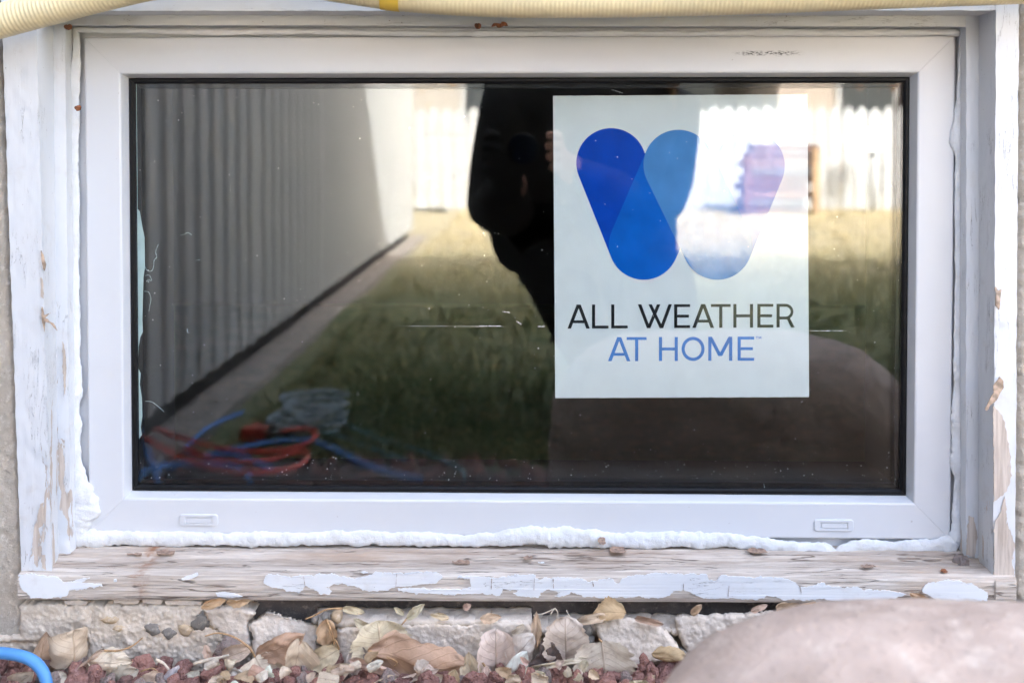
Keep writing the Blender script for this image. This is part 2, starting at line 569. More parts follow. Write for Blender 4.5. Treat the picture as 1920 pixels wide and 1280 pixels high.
tag(mesh_obj('ground', lv, [(3, 2, 1, 0)], M_LAWN, smooth=False), kind='structure')
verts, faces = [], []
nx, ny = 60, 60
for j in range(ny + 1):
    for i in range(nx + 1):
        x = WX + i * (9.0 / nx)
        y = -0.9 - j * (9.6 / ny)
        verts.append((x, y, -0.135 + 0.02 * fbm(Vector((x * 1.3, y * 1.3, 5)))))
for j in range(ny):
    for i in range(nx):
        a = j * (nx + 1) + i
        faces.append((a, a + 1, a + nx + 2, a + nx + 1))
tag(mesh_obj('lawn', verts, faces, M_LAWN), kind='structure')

def grass_mat():
    m, nt, b, _ = new_mat('grass_blades')
    v = coords(nt)
    a = noi(nt, v, 1.8, 4, 0.6)
    f = noi(nt, v, 160, 2)
    y = nd(nt, 'ShaderNodeSeparateXYZ', {0: v}).outputs[1]
    far = sstep(nt, y, -2.4, -6.0)  # blades too: house shade mixed into the near green, straw beyond
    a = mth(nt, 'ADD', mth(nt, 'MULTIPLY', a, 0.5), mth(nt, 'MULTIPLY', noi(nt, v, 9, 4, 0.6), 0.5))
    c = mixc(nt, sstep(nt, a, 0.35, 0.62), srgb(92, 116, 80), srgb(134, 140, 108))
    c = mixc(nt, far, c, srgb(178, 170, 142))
    c = mixc(nt, sstep(nt, f, 0.52, 0.66), c, srgb(196, 174, 126))
    setin(nt, b, Base_Color=c, Roughness=0.8, Specular_IOR_Level=0.2)
    return m
rg = random.Random(3)
verts, faces = [], []
for k in range(42000):
    y = -0.95 - 8.2 * rg.random() ** 1.6
    x = WX + 0.16 + rg.random() * min(6.5, 1.4 + abs(y) * 0.75)
    h = rg.uniform(0.02, 0.055) * (1 + 0.9 * max(0, noise.noise(Vector((x * 3, y * 3, 0)))))
    an = rg.uniform(0, 6.283); w = rg.uniform(0.002, 0.004) * (1 + abs(y) * 0.12)
    dx, dy = math.cos(an) * w, math.sin(an) * w
    lx, ly = rg.gauss(0, 0.022), rg.gauss(0, 0.022)
    i = len(verts)
    verts += [(x - dx, y - dy, -0.14), (x + dx, y + dy, -0.14), (x + lx, y + ly, -0.14 + h)]
    faces.append((i, i + 1, i + 2))
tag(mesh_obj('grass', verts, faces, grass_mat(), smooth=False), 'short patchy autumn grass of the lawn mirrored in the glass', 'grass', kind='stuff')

# ------------------------------------------------------------------ the house with its wall round the window
house = thing('house', 'sand coloured stucco house wall around the basement window', 'house')
WY = -0.040
XL0, XR0 = P(20, 600, WY).x, P(1907, 600, WY).x
ZT0 = P(960, 4, WY).z

def rough_wall(name, xa, xb_fn, za, zb, step, mat, amp, parent, y=WY, seed=0.0, flip=False):
    """stucco patch: uneven front surface; xb_fn(z) is the broken edge against the casing"""
    nz = int((zb - za) / step)
    verts, faces = [], []
    nx = max(4, int(abs(xb_fn((za + zb) / 2) - xa) / step))
    for j in range(nz + 1):
        z = za + (zb - za) * j / nz
        xe = xb_fn(z)
        for i in range(nx + 1):
            t = i / nx
            x = xa + (xe - xa) * t
            p = Vector((x * 120, z * 120, seed))
            dy = amp * (fbm(p, 4) * 0.8 + 0.6 * noise.noise(p * 3.1))
            edge = max(0.0, 1 - abs(x - xe) / 0.004)
            verts.append((x, y + dy + edge * edge * 0.006, z))
    for j in range(nz):
        for i in range(nx):
            a = j * (nx + 1) + i
            f = (a, a + 1, a + nx + 2, a + nx + 1)
            faces.append(f if not flip else f[::-1])
    return fix_n(mesh_obj(name, verts, faces, mat, parent))

def fix_n(o):
    me = o.data
    if me.polygons and me.polygons[len(me.polygons) // 2].normal.y > 0:
        me.flip_normals()
    return o

def left_edge(z):
    py = 280 + (EYE.z - z) * 0.957 * FPX / (D + WY) * 1.0
    return P(2 + 34 * min(max((py - 60) / 1000, -0.1), 1.2), 600, WY).x + 0.0022 * noise.noise(Vector((z * 160, 3, 0))) + 0.0015 * noise.noise(Vector((z * 55, 8, 0)))

def right_edge(z):
    return P(1911, 600, WY).x + 0.0020 * noise.noise(Vector((z * 160, 13, 0))) + 0.0015 * noise.noise(Vector((z * 45, 18, 0)))

ZS0, ZS1 = -0.05, 0.70
rough_wall('stucco', -0.62, left_edge, P(0, 1195, WY).z, ZS1, 0.0022, M_STUCCO, 0.0016, house, seed=1)
rough_wall('stucco', 0.62, right_edge, ZS0, ZS1, 0.0022, M_STUCCO, 0.0022, house, seed=5)
box('wall', -3.0, XL0 + 0.004, WY + 0.009, 0.26, -0.6, 4.2, M_STUCCO, house)
box('wall', XR0 - 0.006, 9.0, WY + 0.009, 0.26, -0.6, 4.2, M_STUCCO, house)
box('wall', XL0 + 0.004, XR0 - 0.006, WY + 0.004, 0.26, ZT0 + 0.06, 4.2, M_STUCCO, house)
box('foundation', XL0 + 0.004, XR0 - 0.006, -0.016, 0.26, -0.6, P(960, 1124, -0.02).z, M_CONC, house)
box('wall', -3.0, 9.0, 6.0, 6.2, -0.6, 4.2, M_STUCCO, house)
box('wall', -3.2, -3.0, -0.03, 6.2, -0.6, 4.2, M_STUCCO, house)
box('wall', 9.0, 9.2, -0.03, 6.2, -0.6, 4.2, M_STUCCO, house)
M_ROOF = simple('grey_roof', srgb(110, 104, 100), 0.9, 0.15, 8)
bm = bmesh.new()
for a in ((-3.6, -0.45, 4.2), (9.6, -0.45, 4.2), (9.6, -0.45, 4.36), (-3.6, -0.45, 4.36), (-3.6, 3.1, 5.4), (9.6, 3.1, 5.4), (-3.6, 6.6, 4.2), (9.6, 6.6, 4.2), (-3.6, 6.6, 4.36), (9.6, 6.6, 4.36)):
    bm.verts.new(a)
bm.verts.ensure_lookup_table()
for f in ((0, 1, 2, 3), (3, 2, 5, 4), (4, 5, 9, 8), (8, 9, 7, 6), (0, 6, 7, 1), (0, 3, 4, 8, 6), (1, 7, 9, 5, 2)):
    bm.faces.new([bm.verts[i] for i in f])
bm_obj('roof', bm, M_ROOF, house)

# dark basement room behind the glass
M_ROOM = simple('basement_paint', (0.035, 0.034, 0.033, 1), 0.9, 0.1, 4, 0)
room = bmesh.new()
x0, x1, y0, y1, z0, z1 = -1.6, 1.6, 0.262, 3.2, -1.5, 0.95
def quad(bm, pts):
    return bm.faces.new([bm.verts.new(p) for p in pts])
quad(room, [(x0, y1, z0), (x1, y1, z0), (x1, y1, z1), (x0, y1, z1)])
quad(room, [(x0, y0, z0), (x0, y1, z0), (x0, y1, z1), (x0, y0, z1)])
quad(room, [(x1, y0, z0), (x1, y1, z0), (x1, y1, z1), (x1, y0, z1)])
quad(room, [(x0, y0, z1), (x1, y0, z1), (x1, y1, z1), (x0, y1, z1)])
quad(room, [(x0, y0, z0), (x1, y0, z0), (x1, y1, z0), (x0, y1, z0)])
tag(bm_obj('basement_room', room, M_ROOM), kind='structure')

# ------------------------------------------------------------------ the window
win = thing('basement_window', 'white vinyl basement window with black gasket round dark glass', 'window')
a, b_ = P(157, 66, 0), P(1788, 1008, 0)
SX0, SX1, SZ1, SZ0 = a.x, P(1787, 600, 0).x, P(960, 68, 0).z, P(960, 1006, 0).z

def mitred(names, rect, prof, mat, parent, gap=0.00012, inset_fn=None):
    """four rails from one profile of (inset, y); each rail its own mesh with mitred ends"""
    x0, x1, z0, z1 = rect
    objs = []
    def corner(side_end, u):
        return {'tl': (x0 + u, z1 - u), 'tr': (x1 - u, z1 - u), 'br': (x1 - u, z0 + u), 'bl': (x0 + u, z0 + u)}[side_end]
    for nm, (c0, c1) in zip(names, (('tl', 'tr'), ('tr', 'br'), ('br', 'bl'), ('bl', 'tl'))):
        verts, faces = [], []
        m = len(prof)
        for ce, sgn in ((c0, 1), (c1, -1)):
            for u, y in prof:
                x, z = corner(ce, u)
                g = gap * sgn
                if nm.startswith('head'): x += g
                elif nm.startswith('sill'): x -= g
                elif c0 == 'tr': z -= g
                else: z += g
                verts.append((x, y, z))
        for k in range(m - 1):
            faces.append((k, k + 1, m + k + 1, m + k))
        faces.append(tuple(range(m))); faces.append(tuple(range(2 * m - 1, m - 1, -1)))
        o = mesh_obj(nm, verts, faces, mat, parent, smooth=False)
        fix_normals(o)
        objs.append(o)
    return objs

W1 = P(230, 600, 0).x - SX0         # face width
prof = [(0.0, 0.030), (0.0, 0.0022), (0.0004, 0.0010), (0.0012, 0.0003), (0.0024, 0.0), (W1 - 0.002, 0.0), (W1 - 0.0008, 0.0003), (W1, 0.0010), (W1 + 0.0032, 0.0120), (W1 + 0.0032, 0.036), (0.0, 0.036)]
rails = mitred(['head_rail', 'stile', 'sill_rail', 'stile'], (SX0, SX1, SZ0, SZ1), prof, M_VINYL, win)
# recessed outer frame seen as a thin lip round the sash
prof = [(-0.012, 0.020), (-0.012, 0.0075), (-0.010, 0.0065), (-0.0007, 0.0065), (-0.0007, 0.020)]
mitred(['head_lip', 'side_lip', 'sill_lip', 'side_lip'], (SX0, SX1, SZ0, SZ1), prof, M_VINYL, win)
# gasket
g0 = W1 + 0.0034
GW = 0.0052
prof = [(g0, 0.016), (g0, 0.0112), (g0 + 0.0012, 0.0102), (g0 + 0.0034, 0.0104), (g0 + GW, 0.0121), (g0 + GW, 0.016)]
mitred(['head_gasket', 'side_gasket', 'sill_gasket', 'side_gasket'], (SX0, SX1, SZ0, SZ1), prof, M_GASKET, win)
gx0, gx1, gzb, gzt = SX0 + W1 + 0.004, SX1 - W1 - 0.004, SZ0 + W1 + 0.004, SZ1 - W1 - 0.004
pane1 = box('pane', gx0, gx1, GLASS_Y, GLASS_Y + 0.003, gzb, gzt, M_GLASS, win)
pane2 = box('pane', gx0, gx1, GLASS_Y + 0.0085, GLASS_Y + 0.0115, gzb, gzt, M_GLASS, win)
prof = [(g0 + 0.001, GLASS_Y + 0.0084), (g0 + 0.001, GLASS_Y + 0.0032), (g0 + 0.0095, GLASS_Y + 0.0032), (g0 + 0.0095, GLASS_Y + 0.0084)]
mitred(['head_spacer', 'side_spacer', 'sill_spacer', 'side_spacer'], (SX0, SX1, SZ0, SZ1), prof, M_SPACER, win)
# inner frame closing the gap to the house wall
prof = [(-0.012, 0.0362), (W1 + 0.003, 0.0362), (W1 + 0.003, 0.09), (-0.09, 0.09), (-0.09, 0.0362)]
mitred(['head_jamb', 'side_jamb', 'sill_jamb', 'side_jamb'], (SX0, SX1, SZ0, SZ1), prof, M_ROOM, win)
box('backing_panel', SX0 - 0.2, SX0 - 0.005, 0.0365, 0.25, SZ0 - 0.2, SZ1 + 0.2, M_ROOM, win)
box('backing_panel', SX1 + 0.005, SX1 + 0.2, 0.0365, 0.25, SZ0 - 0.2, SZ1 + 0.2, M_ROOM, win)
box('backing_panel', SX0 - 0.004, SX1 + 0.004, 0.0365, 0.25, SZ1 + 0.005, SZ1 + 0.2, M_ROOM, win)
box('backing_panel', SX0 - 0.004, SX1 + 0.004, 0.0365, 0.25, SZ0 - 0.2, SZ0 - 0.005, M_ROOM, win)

# weep-hole covers on the bottom rail
def weep(px, py):
    c = P(px, py, 0)
    bm = bmesh.new()
    def rr(w, h, r, y, n=5):
        pts = []
        for cx, cz, a0 in ((w - r, h - r, 0), (-w + r, h - r, 90), (-w + r, -h + r, 180), (w - r, -h + r, 270)):
            for k in range(n + 1):
                an = math.radians(a0 + 90 * k / n)
                pts.append((c.x + cx + r * math.cos(an), y, c.z + cz + r * math.sin(an)))
        return pts
    loops = [rr(0.0183, 0.0055, 0.0026, 0.0005), rr(0.0183, 0.0055, 0.0026, -0.0009), rr(0.0178, 0.0050, 0.0024, -0.0013), rr(0.0132, 0.0031, 0.0006, -0.0013), rr(0.0130, 0.0029, 0.0005, 0.0002)]
    vs = [[bm.verts.new(p) for p in l] for l in loops]
    n = len(vs[0])
    for l0, l1 in zip(vs, vs[1:]):
        for k in range(n):
            bm.faces.new((l0[k], l0[(k + 1) % n], l1[(k + 1) % n], l1[k]))
    bm.faces.new(vs[-1])
    o = bm_obj('weep_cover', bm, M_VINYL, win)
    box('flap', c.x - 0.0112, c.x + 0.0126, -0.0008, 0.0006, c.z - 0.0026, c.z + 0.0020, M_VINYL, o, 0.0002)
weep(373, 974)
weep(1563, 984)

# old sealant smeared behind the pane along the left edge
M_SEAL = simple('grey_green_sealant', srgb(190, 212, 208), 0.6, 0.05, 50, 0.2)
ys = GLASS_Y + 0.0031
edge = [(256, 150), (257, 260), (258, 392), (262, 396), (266, 420), (271, 445), (272, 500), (269, 520), (268, 560), (267, 600), (268, 622), (263, 632), (260, 650), (259, 690), (264, 700), (262, 720), (266, 745), (267, 780), (264, 800), (266, 815), (261, 822), (258, 835), (257, 900)]
out = [P(x, y, ys) for x, y in edge] + [P(253, 900, ys), P(252, 150, ys)]
plate('sealant_strip', out, 0.0001, M_SEAL, win)
for path in ([(297, 458), (292, 472), (294, 482), (289, 488), (288, 500), (284, 508), (276, 507), (272, 500)], [(271, 546), (279, 548), (283, 560), (281, 572), (279, 585)], [(272, 517), (280, 516), (284, 526), (277, 524), (279, 530)], [(338, 441), (345, 440), (352, 436), (360, 441)], [(367, 488), (376, 487)], [(272, 752), (284, 753), (296, 761), (308, 772)], [(1432, 906), (1434, 916)], [(351, 616), (352, 623), (356, 623)]):
    pts = resample(catmull([P(x, y, ys - 0.0008) for x, y in path], 8), 0.0006)
    v, f = tube(pts, lambda i, t, an: 0.0003 * (0.4 + 1.2 * abs(noise.noise(pts[i] * 400))), 6)
    mesh_obj('sealant_smear', v, f, M_SEAL, win)
# scratches and dust on the outer pane
M_DUST = simple('white_dust', (0.75, 0.75, 0.73, 1), 0.9, 0.05, 50, 0)
yd = GLASS_Y - 0.00025
def scratch(x0, y0, x1, y1, w):
    n = 40
    up, dn = [], []
    for i in range(n + 1):
        t = i / n
        ww = w * max(0.06, 0.5 + noise.noise(Vector((t * 9 + x0, y0, 1)))) * (1 - (2 * t - 1) ** 8)
        x = x0 + (x1 - x0) * t; y = y0 + (y1 - y0) * t + 0.5 * noise.noise(Vector((t * 6, y0, 4)))
        up.append(P(x, y - ww, yd)); dn.append(P(x, y + ww, yd))
    plate('scratch', up + dn[::-1], 0.0001, M_DUST, win)
scratch(748, 611, 950, 612, 0.35)
scratch(898, 611, 940, 611, 1.0)
scratch(1516, 620, 1588, 620, 0.6)
scratch(968, 602, 978, 608, 1.6)
scratch(1008, 612, 1022, 612, 1.3)
scratch(942, 584, 957, 586, 1.2)
scratch(670, 733, 673, 741, 0.8)
scratch(1146, 168, 1168, 175, 0.6)
rg = random.Random(11)
verts, faces = [], []
for k in range(430):
    px, py = rg.uniform(262, 1685), rg.uniform(165, 900)
    if rg.random() < 0.35: py = 900 - abs(rg.gauss(0, 30))
    s = rg.choice((0.5, 0.6, 0.7, 0.8, 1.1)) * 0.0005
    p = P(px, py, yd)
    i = len(verts); n = 6
    an0 = rg.random() * 6
    for q in range(n):
        an = an0 + q * 6.283 / n
        verts.append((p.x + s * math.cos(an) * rg.uniform(0.6, 1.2), p.y, p.z + s * math.sin(an) * rg.uniform(0.6, 1.2)))
    verts.append((p.x, p.y - s * 0.4, p.z))
    for q in range(n):
        faces.append((i + q, i + n, i + (q + 1) % n))
tag(mesh_obj('dust_specks', verts, faces, M_DUST, win, smooth=False), kind='stuff')

# ------------------------------------------------------------------ poster behind the glass
poster = thing('poster', 'pale paper sign with blue W logo behind the glass', 'poster')
YP = GLASS_Y + 0.0124
M_PAPER = simple('sign_paper', (0.83, 0.87, 0.87, 1), 0.6, 0.015, 60, 0.1, 0.0004, 500)
def flat(col, name):
    return simple(name, col, 0.7, 0.05, 40, 0, spec=0.1)
corners = [(1037, 180), (1514, 177), (1517, 744), (1041, 746)]
ol = []
for i in range(4):
    (xa, ya), (xb, yb) = corners[i], corners[(i + 1) % 4]
    n = 60 if i % 2 == 0 else 4
    for k in range(n):
        t = k / n
        j = (0.7 * noise.noise(Vector((t * 40, i, 2)))) if i % 2 == 0 else 0
        ol.append(P(xa + (xb - xa) * t, ya + (yb - ya) * t + j, YP))
plate('sheet', ol, 0.0004, M_PAPER, poster)
def capsule(x0, y0, x1, y1, r, n=28):
    pts = []
    d = math.atan2(y1 - y0, x1 - x0)
    for k in range(n + 1):
        an = d + math.pi / 2 + math.pi * k / n
        pts.append((x0 + r * math.cos(an), y0 + r * math.sin(an)))
    for k in range(n + 1):
        an = d - math.pi / 2 + math.pi * k / n
        pts.append((x1 + r * math.cos(an), y1 + r * math.sin(an)))
    return pts
for q, (x0, y0, x1, y1, col, nm) in enumerate((
        (1146, 306, 1207, 459, srgb(0, 74, 192), 'print_navy'),
        (1272, 309, 1207, 459, srgb(0, 104, 208), 'print_mid_blue'),
        (1406, 311, 1345, 459, srgb(132, 162, 222), 'print_pale_blue'),
        (1272, 309, 1345, 459, srgb(84, 148, 214), 'print_light_blue'))):
    pts = [P(x, y, YP - 0.0001 - 0.00012 * q) for x, y in capsule(x0, y0, x1, y1, 65.5)]
    plate('logo_stroke', pts, 0.00005, flat(col, nm), poster)

def letter_polys(ch, x0, x1, y0, y1, s):
    """convex pieces of a thin sans capital in pixel space, y down"""
    h = y1 - y0; xm = (x0 + x1) / 2
    bar = lambda xa, xb, ya, yb: [(xa, ya), (xb, ya), (xb, yb), (xa, yb)]
    leg = lambda xt, xb, ya, yb, w: [(xt - w / 2, ya), (xt + w / 2, ya), (xb + w / 2, yb), (xb - w / 2, yb)]
    if ch == 'A':
        w = s * 1.12
        f = 0.67
        return [leg(xm - w * .08, x0 + w / 2, y0, y1, w), leg(xm + w * .08, x1 - w / 2, y0, y1, w), bar(x0 + (xm - x0) * (1 - f) + w * .6, x1 - (x1 - xm) * (1 - f) - w * .6, y0 + f * h - s * .1, y0 + f * h + s * .78)]
    if ch == 'L': return [bar(x0, x0 + s, y0, y1), bar(x0 + s, x1, y1 - s * .9, y1)]
    if ch == 'E': return [bar(x0, x0 + s, y0, y1), bar(x0 + s, x1, y0, y0 + s * .9), bar(x0 + s, x1 - s * .4, y0 + h / 2 - s * .45, y0 + h / 2 + s * .45), bar(x0 + s, x1, y1 - s * .9, y1)]
    if ch == 'T': return [bar(x0, x1, y0, y0 + s * .9), bar(xm - s / 2, xm + s / 2, y0 + s * .9, y1)]
    if ch == 'H': return [bar(x0, x0 + s, y0, y1), bar(x1 - s, x1, y0, y1), bar(x0 + s, x1 - s, y0 + h / 2 - s * .45, y0 + h / 2 + s * .45)]
    if ch == 'W':
        w = s * 1.1; W = x1 - x0
        a, b2, c, d, e = x0 + w / 2, x0 + W * .315, x0 + W * .60, x0 + W * .69, x1 - w / 2
        c1, c2 = x0 + W * .36, x0 + W * .61
        return [leg(a, b2, y0, y1, w), leg(c2, b2, y0, y1, w), leg(c1, d, y0, y1, w), leg(e, d, y0, y1, w)]
    if ch == 'M':
        yv = y0 + h * 0.80
        return [bar(x0, x0 + s, y0, y1), bar(x1 - s, x1, y0, y1), leg(x0 + s * .6, xm, y0, yv, s * 1.2), leg(x1 - s * .6, xm, y0, yv, s * 1.2)]
    ps = []
    if ch == 'O':
        n = 48
        ry = h / 2; rx = (x1 - x0) / 2; cy = (y0 + y1) / 2
        for k in range(n):
            a0, a1 = 2 * math.pi * k / n, 2 * math.pi * (k + 1) / n
            ps.append([(xm + rx * math.cos(a0), cy + ry * math.sin(a0)), (xm + rx * math.cos(a1), cy + ry * math.sin(a1)), (xm + (rx - s) * math.cos(a1), cy + (ry - s) * math.sin(a1)), (xm + (rx - s) * math.cos(a0), cy + (ry - s) * math.sin(a0))])
        return ps
    if ch == 'R':
        ym = y0 + h * .66
        r = (ym - y0) / 2
        cx = x1 - r - s * .4; cy = y0 + r
        ps = [bar(x0, x0 + s, y0, y1), bar(x0 + s, cx, y0, y0 + s * .9), bar(x0 + s, cx, ym - s * .9, ym), leg(x1 - s * 2.1, x1 - s * .55, ym - s * .5, y1, s * 1.15)]
        n = 20
        for k in range(n):
            a0, a1 = -math.pi / 2 + math.pi * k / n, -math.pi / 2 + math.pi * (k + 1) / n
            ps.append([(cx + r * math.cos(a0), cy + r * math.sin(a0)), (cx + r * math.cos(a1), cy + r * math.sin(a1)), (cx + (r - s * .9) * math.cos(a1), cy + (r - s * .9) * math.sin(a1)), (cx + (r - s * .9) * math.cos(a0), cy + (r - s * .9) * math.sin(a0))])
        return ps

M_INK = flat((0.02, 0.022, 0.024, 1), 'print_black')
M_INKB = flat(srgb(16, 124, 206), 'print_blue')
def letters(items, s, mat, ymap):
    for ch, x0, x1 in items:
        y0, y1 = ymap((x0 + x1) / 2)
        verts, faces = [], []
        for q, poly in enumerate(letter_polys(ch, x0, x1, y0, y1, s)):
            i = len(verts)
            verts += [P(x, y, YP - 0.0002 - 0.00002 * (q % 6)) for x, y in poly]
            faces.append(tuple(range(i, i + len(poly))))
        fix_n(mesh_obj('letter', verts, faces, mat, poster, smooth=False))
letters([('A', 1064, 1106), ('L', 1110, 1141), ('L', 1146, 1177), ('W', 1196, 1260), ('E', 1264, 1294), ('A', 1298, 1339), ('T', 1333, 1370), ('H', 1375, 1412), ('E', 1420, 1450), ('R', 1456, 1490)], 5.9, M_INK,
        lambda x: (571.0 - (x - 1064) * 0.0035, 616.0 - (x - 1064) * 0.0055))
letters([('A', 1140, 1182), ('T', 1175, 1212.5), ('H', 1235.5, 1271), ('O', 1278, 1321), ('M', 1328, 1373), ('E', 1383, 1414)], 5.9, M_INKB, lambda x: (632 - (x - 1140) * .004, 677 - (x - 1140) * .004))
letters([('T', 1417, 1421.5), ('M', 1422.3, 1427.5)], 0.95, M_INKB, lambda x: (630.6, 635.2))

# ------------------------------------------------------------------ casing boards round the window
def board(name, secs, mat, parent, n, jit=0.0005, seed=0.0):
    """secs = two lists of world points (closed profile at either end)"""
    a, b = secs
    da, db = [], []
    m = len(a)
    for i in range(m):
        j = (i + 1) % m
        k = max(1, min(10, int((a[j] - a[i]).length / 0.003)))
        for q in range(k):
            da.append(a[i].lerp(a[j], q / k)); db.append(b[i].lerp(b[j], q / k))
    v, f = sweep_grid(da, db, n, jit, seed)
    o = mesh_obj(name, v, f, mat, parent, smooth=True)
    fix_normals(o)
    mod = o.modifiers.new('edges', 'EDGE_SPLIT'); mod.split_angle = math.radians(40)
    return o

cas = thing('window_casing', 'peeling white wooden casing boards framing the window', 'casing')
YF, YM, YI = -0.045, -0.014, 0.004
def vprof(py, xo, xf, xm, xi):
    """from outer edge to inner: front face, return, stop strip, return; pixels at this height"""
    p = [P(xo, py, YF), P(xf, py, YF), P(xm, py, YM), P(xi, py, YM)]
    last = Vector((p[3].x + (0.0006 if p[3].x < 0 else -0.0006), YI + 0.02, p[3].z))
    back = Vector((p[0].x, YI + 0.02, p[0].z))
    z = p[0].z
    return [Vector((q.x, q.y, z)) for q in p + [last, back]]
board('side_board', (vprof(-30, 1, 66, 99, 121), vprof(1074, 40, 97, 110, 133)), M_CASE_L, cas, 180, 0.0007, 3)
board('side_board', (vprof(-30, 1911, 1868, 1836, 1812), vprof(1087, 1903, 1862, 1834, 1811)), M_CASE_R, cas, 180, 0.0006, 8)
def hprof(px, yo, yf, ym, yi):
    p = [P(px, yo, YF + 0.001), P(px, yf, YF + 0.001), P(px, ym, YM + 0.0006), P(px, yi, YM + 0.0006)]
    x = p[0].x
    r = [Vector((x, q.y, q.z)) for q in p]
    r.append(Vector((x, YI + 0.019, r[3].z + 0.0004))); r.append(Vector((x, YI + 0.019, r[0].z)))
    return r
board('head_board', (hprof(72, -60, 21, 29, 47), hprof(1868, -60, 20, 30, 50)), M_CASE_T, cas, 220, 0.0005, 14)

# torn curl of paint on the right board
def ribbon(name, pts, widths, mat, parent):
    v, f = [], []
    for i, (p, w) in enumerate(zip(pts, widths)):
        v += [p + Vector((-w, 0, 0)), p + Vector((w * .3, -w * .8, 0)), p + Vector((w, 0.0005, 0))]
    for i in range(len(pts) - 1):
        for k in range(2):
            a = i * 3 + k
            f.append((a, a + 1, a + 4, a + 3))
    o = mesh_obj(name, v, f, mat, parent)
    m = o.modifiers.new('thick', 'SOLIDIFY'); m.thickness = 0.0004
    return o
for q, (poly, yy, mt) in enumerate((
        ([(1866, 538), (1872, 545), (1878, 542), (1874, 560), (1872, 580), (1867, 572)], YF - 0.003, M_BARK),
        ([(1874, 706), (1880, 712), (1882, 726), (1874, 738), (1868, 750), (1858, 758), (1850, 770), (1847, 766), (1856, 748), (1864, 734), (1862, 722), (1870, 714)], YF - 0.005, M_BARK),
        ([(77, 470), (81, 478), (86, 496), (83, 508), (79, 492)], YF - 0.002, M_BARK),
        ([(79, 575), (83, 590), (96, 586), (84, 596), (100, 606), (107, 620), (94, 606), (84, 602), (83, 622), (80, 600)], YF - 0.002, M_BARK))):
    plate('paint_sliver', [P(p.x, p.y, yy) for p in jag(poly, 2.5, 0.9, q * 4.0 + 7)], 0.0006, mt, cas, wave=0.003)

# bare wood shows where larger scabs of paint fell off, and scabs that still hold on
BARE_R = [
    [(1864, 986), (1876, 960), (1884, 930), (1888, 980), (1894, 1010), (1896, 1050), (1903, 1078), (1864, 1084)],
    [(1862, 760), (1872, 770), (1884, 790), (1894, 850), (1896, 900), (1884, 925), (1864, 940)],
]
M_BARE = painted_wood('bare_casing_wood', 'Z', 0.5)
for q, poly in enumerate(BARE_R):
    plate('bare_patch', [P(p.x, p.y, YF - 0.0011) for p in jag(poly, 3, 1.6, q * 3.0 + 40)], 0.0006, M_BARE, cas)
for q, poly in enumerate(([(1817, 966), (1826, 970), (1832, 1000), (1828, 1046), (1812, 1040), (1814, 1000)], [(1845, 940), (1850, 955), (1851, 1000), (1846, 985)])):
    plate('bare_patch', [P(p.x, p.y, YM - 0.0011 - 0.01 * q) for p in jag(poly, 3, 1.4, q * 3.0 + 60)], 0.0006, M_BARE, cas)
for q, poly in enumerate(([(76, 944), (81, 942), (80, 985), (70, 990), (70, 965)], [(76, 520), (80, 525), (81, 560), (76, 556)], [(100, 960), (103, 980), (104, 1000), (101, 990)], [(117, 640), (121, 650), (124, 690), (121, 740), (118, 700)], [(77, 1040), (80, 1065), (86, 1068), (84, 1040)])):
    yy = YF - 0.0011 if poly[0][0] < 90 else YM - 0.0012
    plate('bare_patch', [P(p.x, p.y, yy) for p in jag(poly, 3, 1.0, q * 3.0 + 80)], 0.0006, M_BARE, cas)

# ------------------------------------------------------------------ sill
sill = thing('window_sill', 'weathered bare wood window sill with flaking white paint', 'sill')
SILL_Y = -0.0520
def sprof(px, d):
    """d shifts the rows down towards the right end"""
    rows = [(1016, 0.012), (1024 + d, -0.001), (1036 + d, -0.0135), (1041 + d, -0.0155), (1045 + d, -0.0165), (1062 + d, -0.038), (1072 + d, -0.0475), (1077 + d, -0.0512), (1083 + d, SILL_Y), (1118 + d, SILL_Y), (1122.5 + d, SILL_Y + 0.0012)]
    x = P(px, 1100, SILL_Y).x
    pr = []
    for py, y in rows:
        p = P(px, py, y); pr.append(Vector((x, y, p.z)))
    pr.append(Vector((x, SILL_Y + 0.02, pr[-1].z + 0.001)))
    pr.append(Vector((x, 0.012, pr[-1].z)))
    return pr
pa, pb = sprof(33, 0), sprof(1906, 8)
da, db = [], []
for i in range(len(pa)):
    j = (i + 1) % len(pa)
    k = max(1, min(9, int((pa[j] - pa[i]).length / 0.0022)))
    for q in range(k):
        da.append(pa[i].lerp(pa[j], q / k)); db.append(pb[i].lerp(pb[j], q / k))
NS = 420
verts, faces = [], []
m = len(da)
for i in range(NS + 1):
    t = i / NS
    for k in range(m):
        p = da[k].lerp(db[k], t)
        s = 0.0011 * noise.noise(Vector((p.x * 9, p.y * 330, p.z * 330))) + 0.0006 * noise.noise(Vector((p.x * 60, p.y * 150, p.z * 150 + 7)))
        front = p.y < -0.050
        s *= 0.5 if front else 1.2
        verts.append(p + (Vector((0, -s, s * 0.2)) if front else Vector((0, 0, s))))
for i in range(NS):
    for k in range(m):
        k2 = (k + 1) % m
        faces.append((i * m + k, i * m + k2, (i + 1) * m + k2, (i + 1) * m + k))
faces.append(tuple(range(m))); faces.append(tuple(range(NS * m + m - 1, NS * m - 1, -1)))
o = fix_normals(mesh_obj('board', verts, faces, M_WOOD, sill))
o.modifiers.new('edges', 'EDGE_SPLIT').split_angle = math.radians(45)
box('end_block', P(1862, 1100, -0.05).x, P(1903, 1100, -0.05).x, -0.0535, 0.0, P(1880, 1124, -0.0535).z, P(1880, 1089, -0.0535).z, M_WOOD, sill, 0.0008)

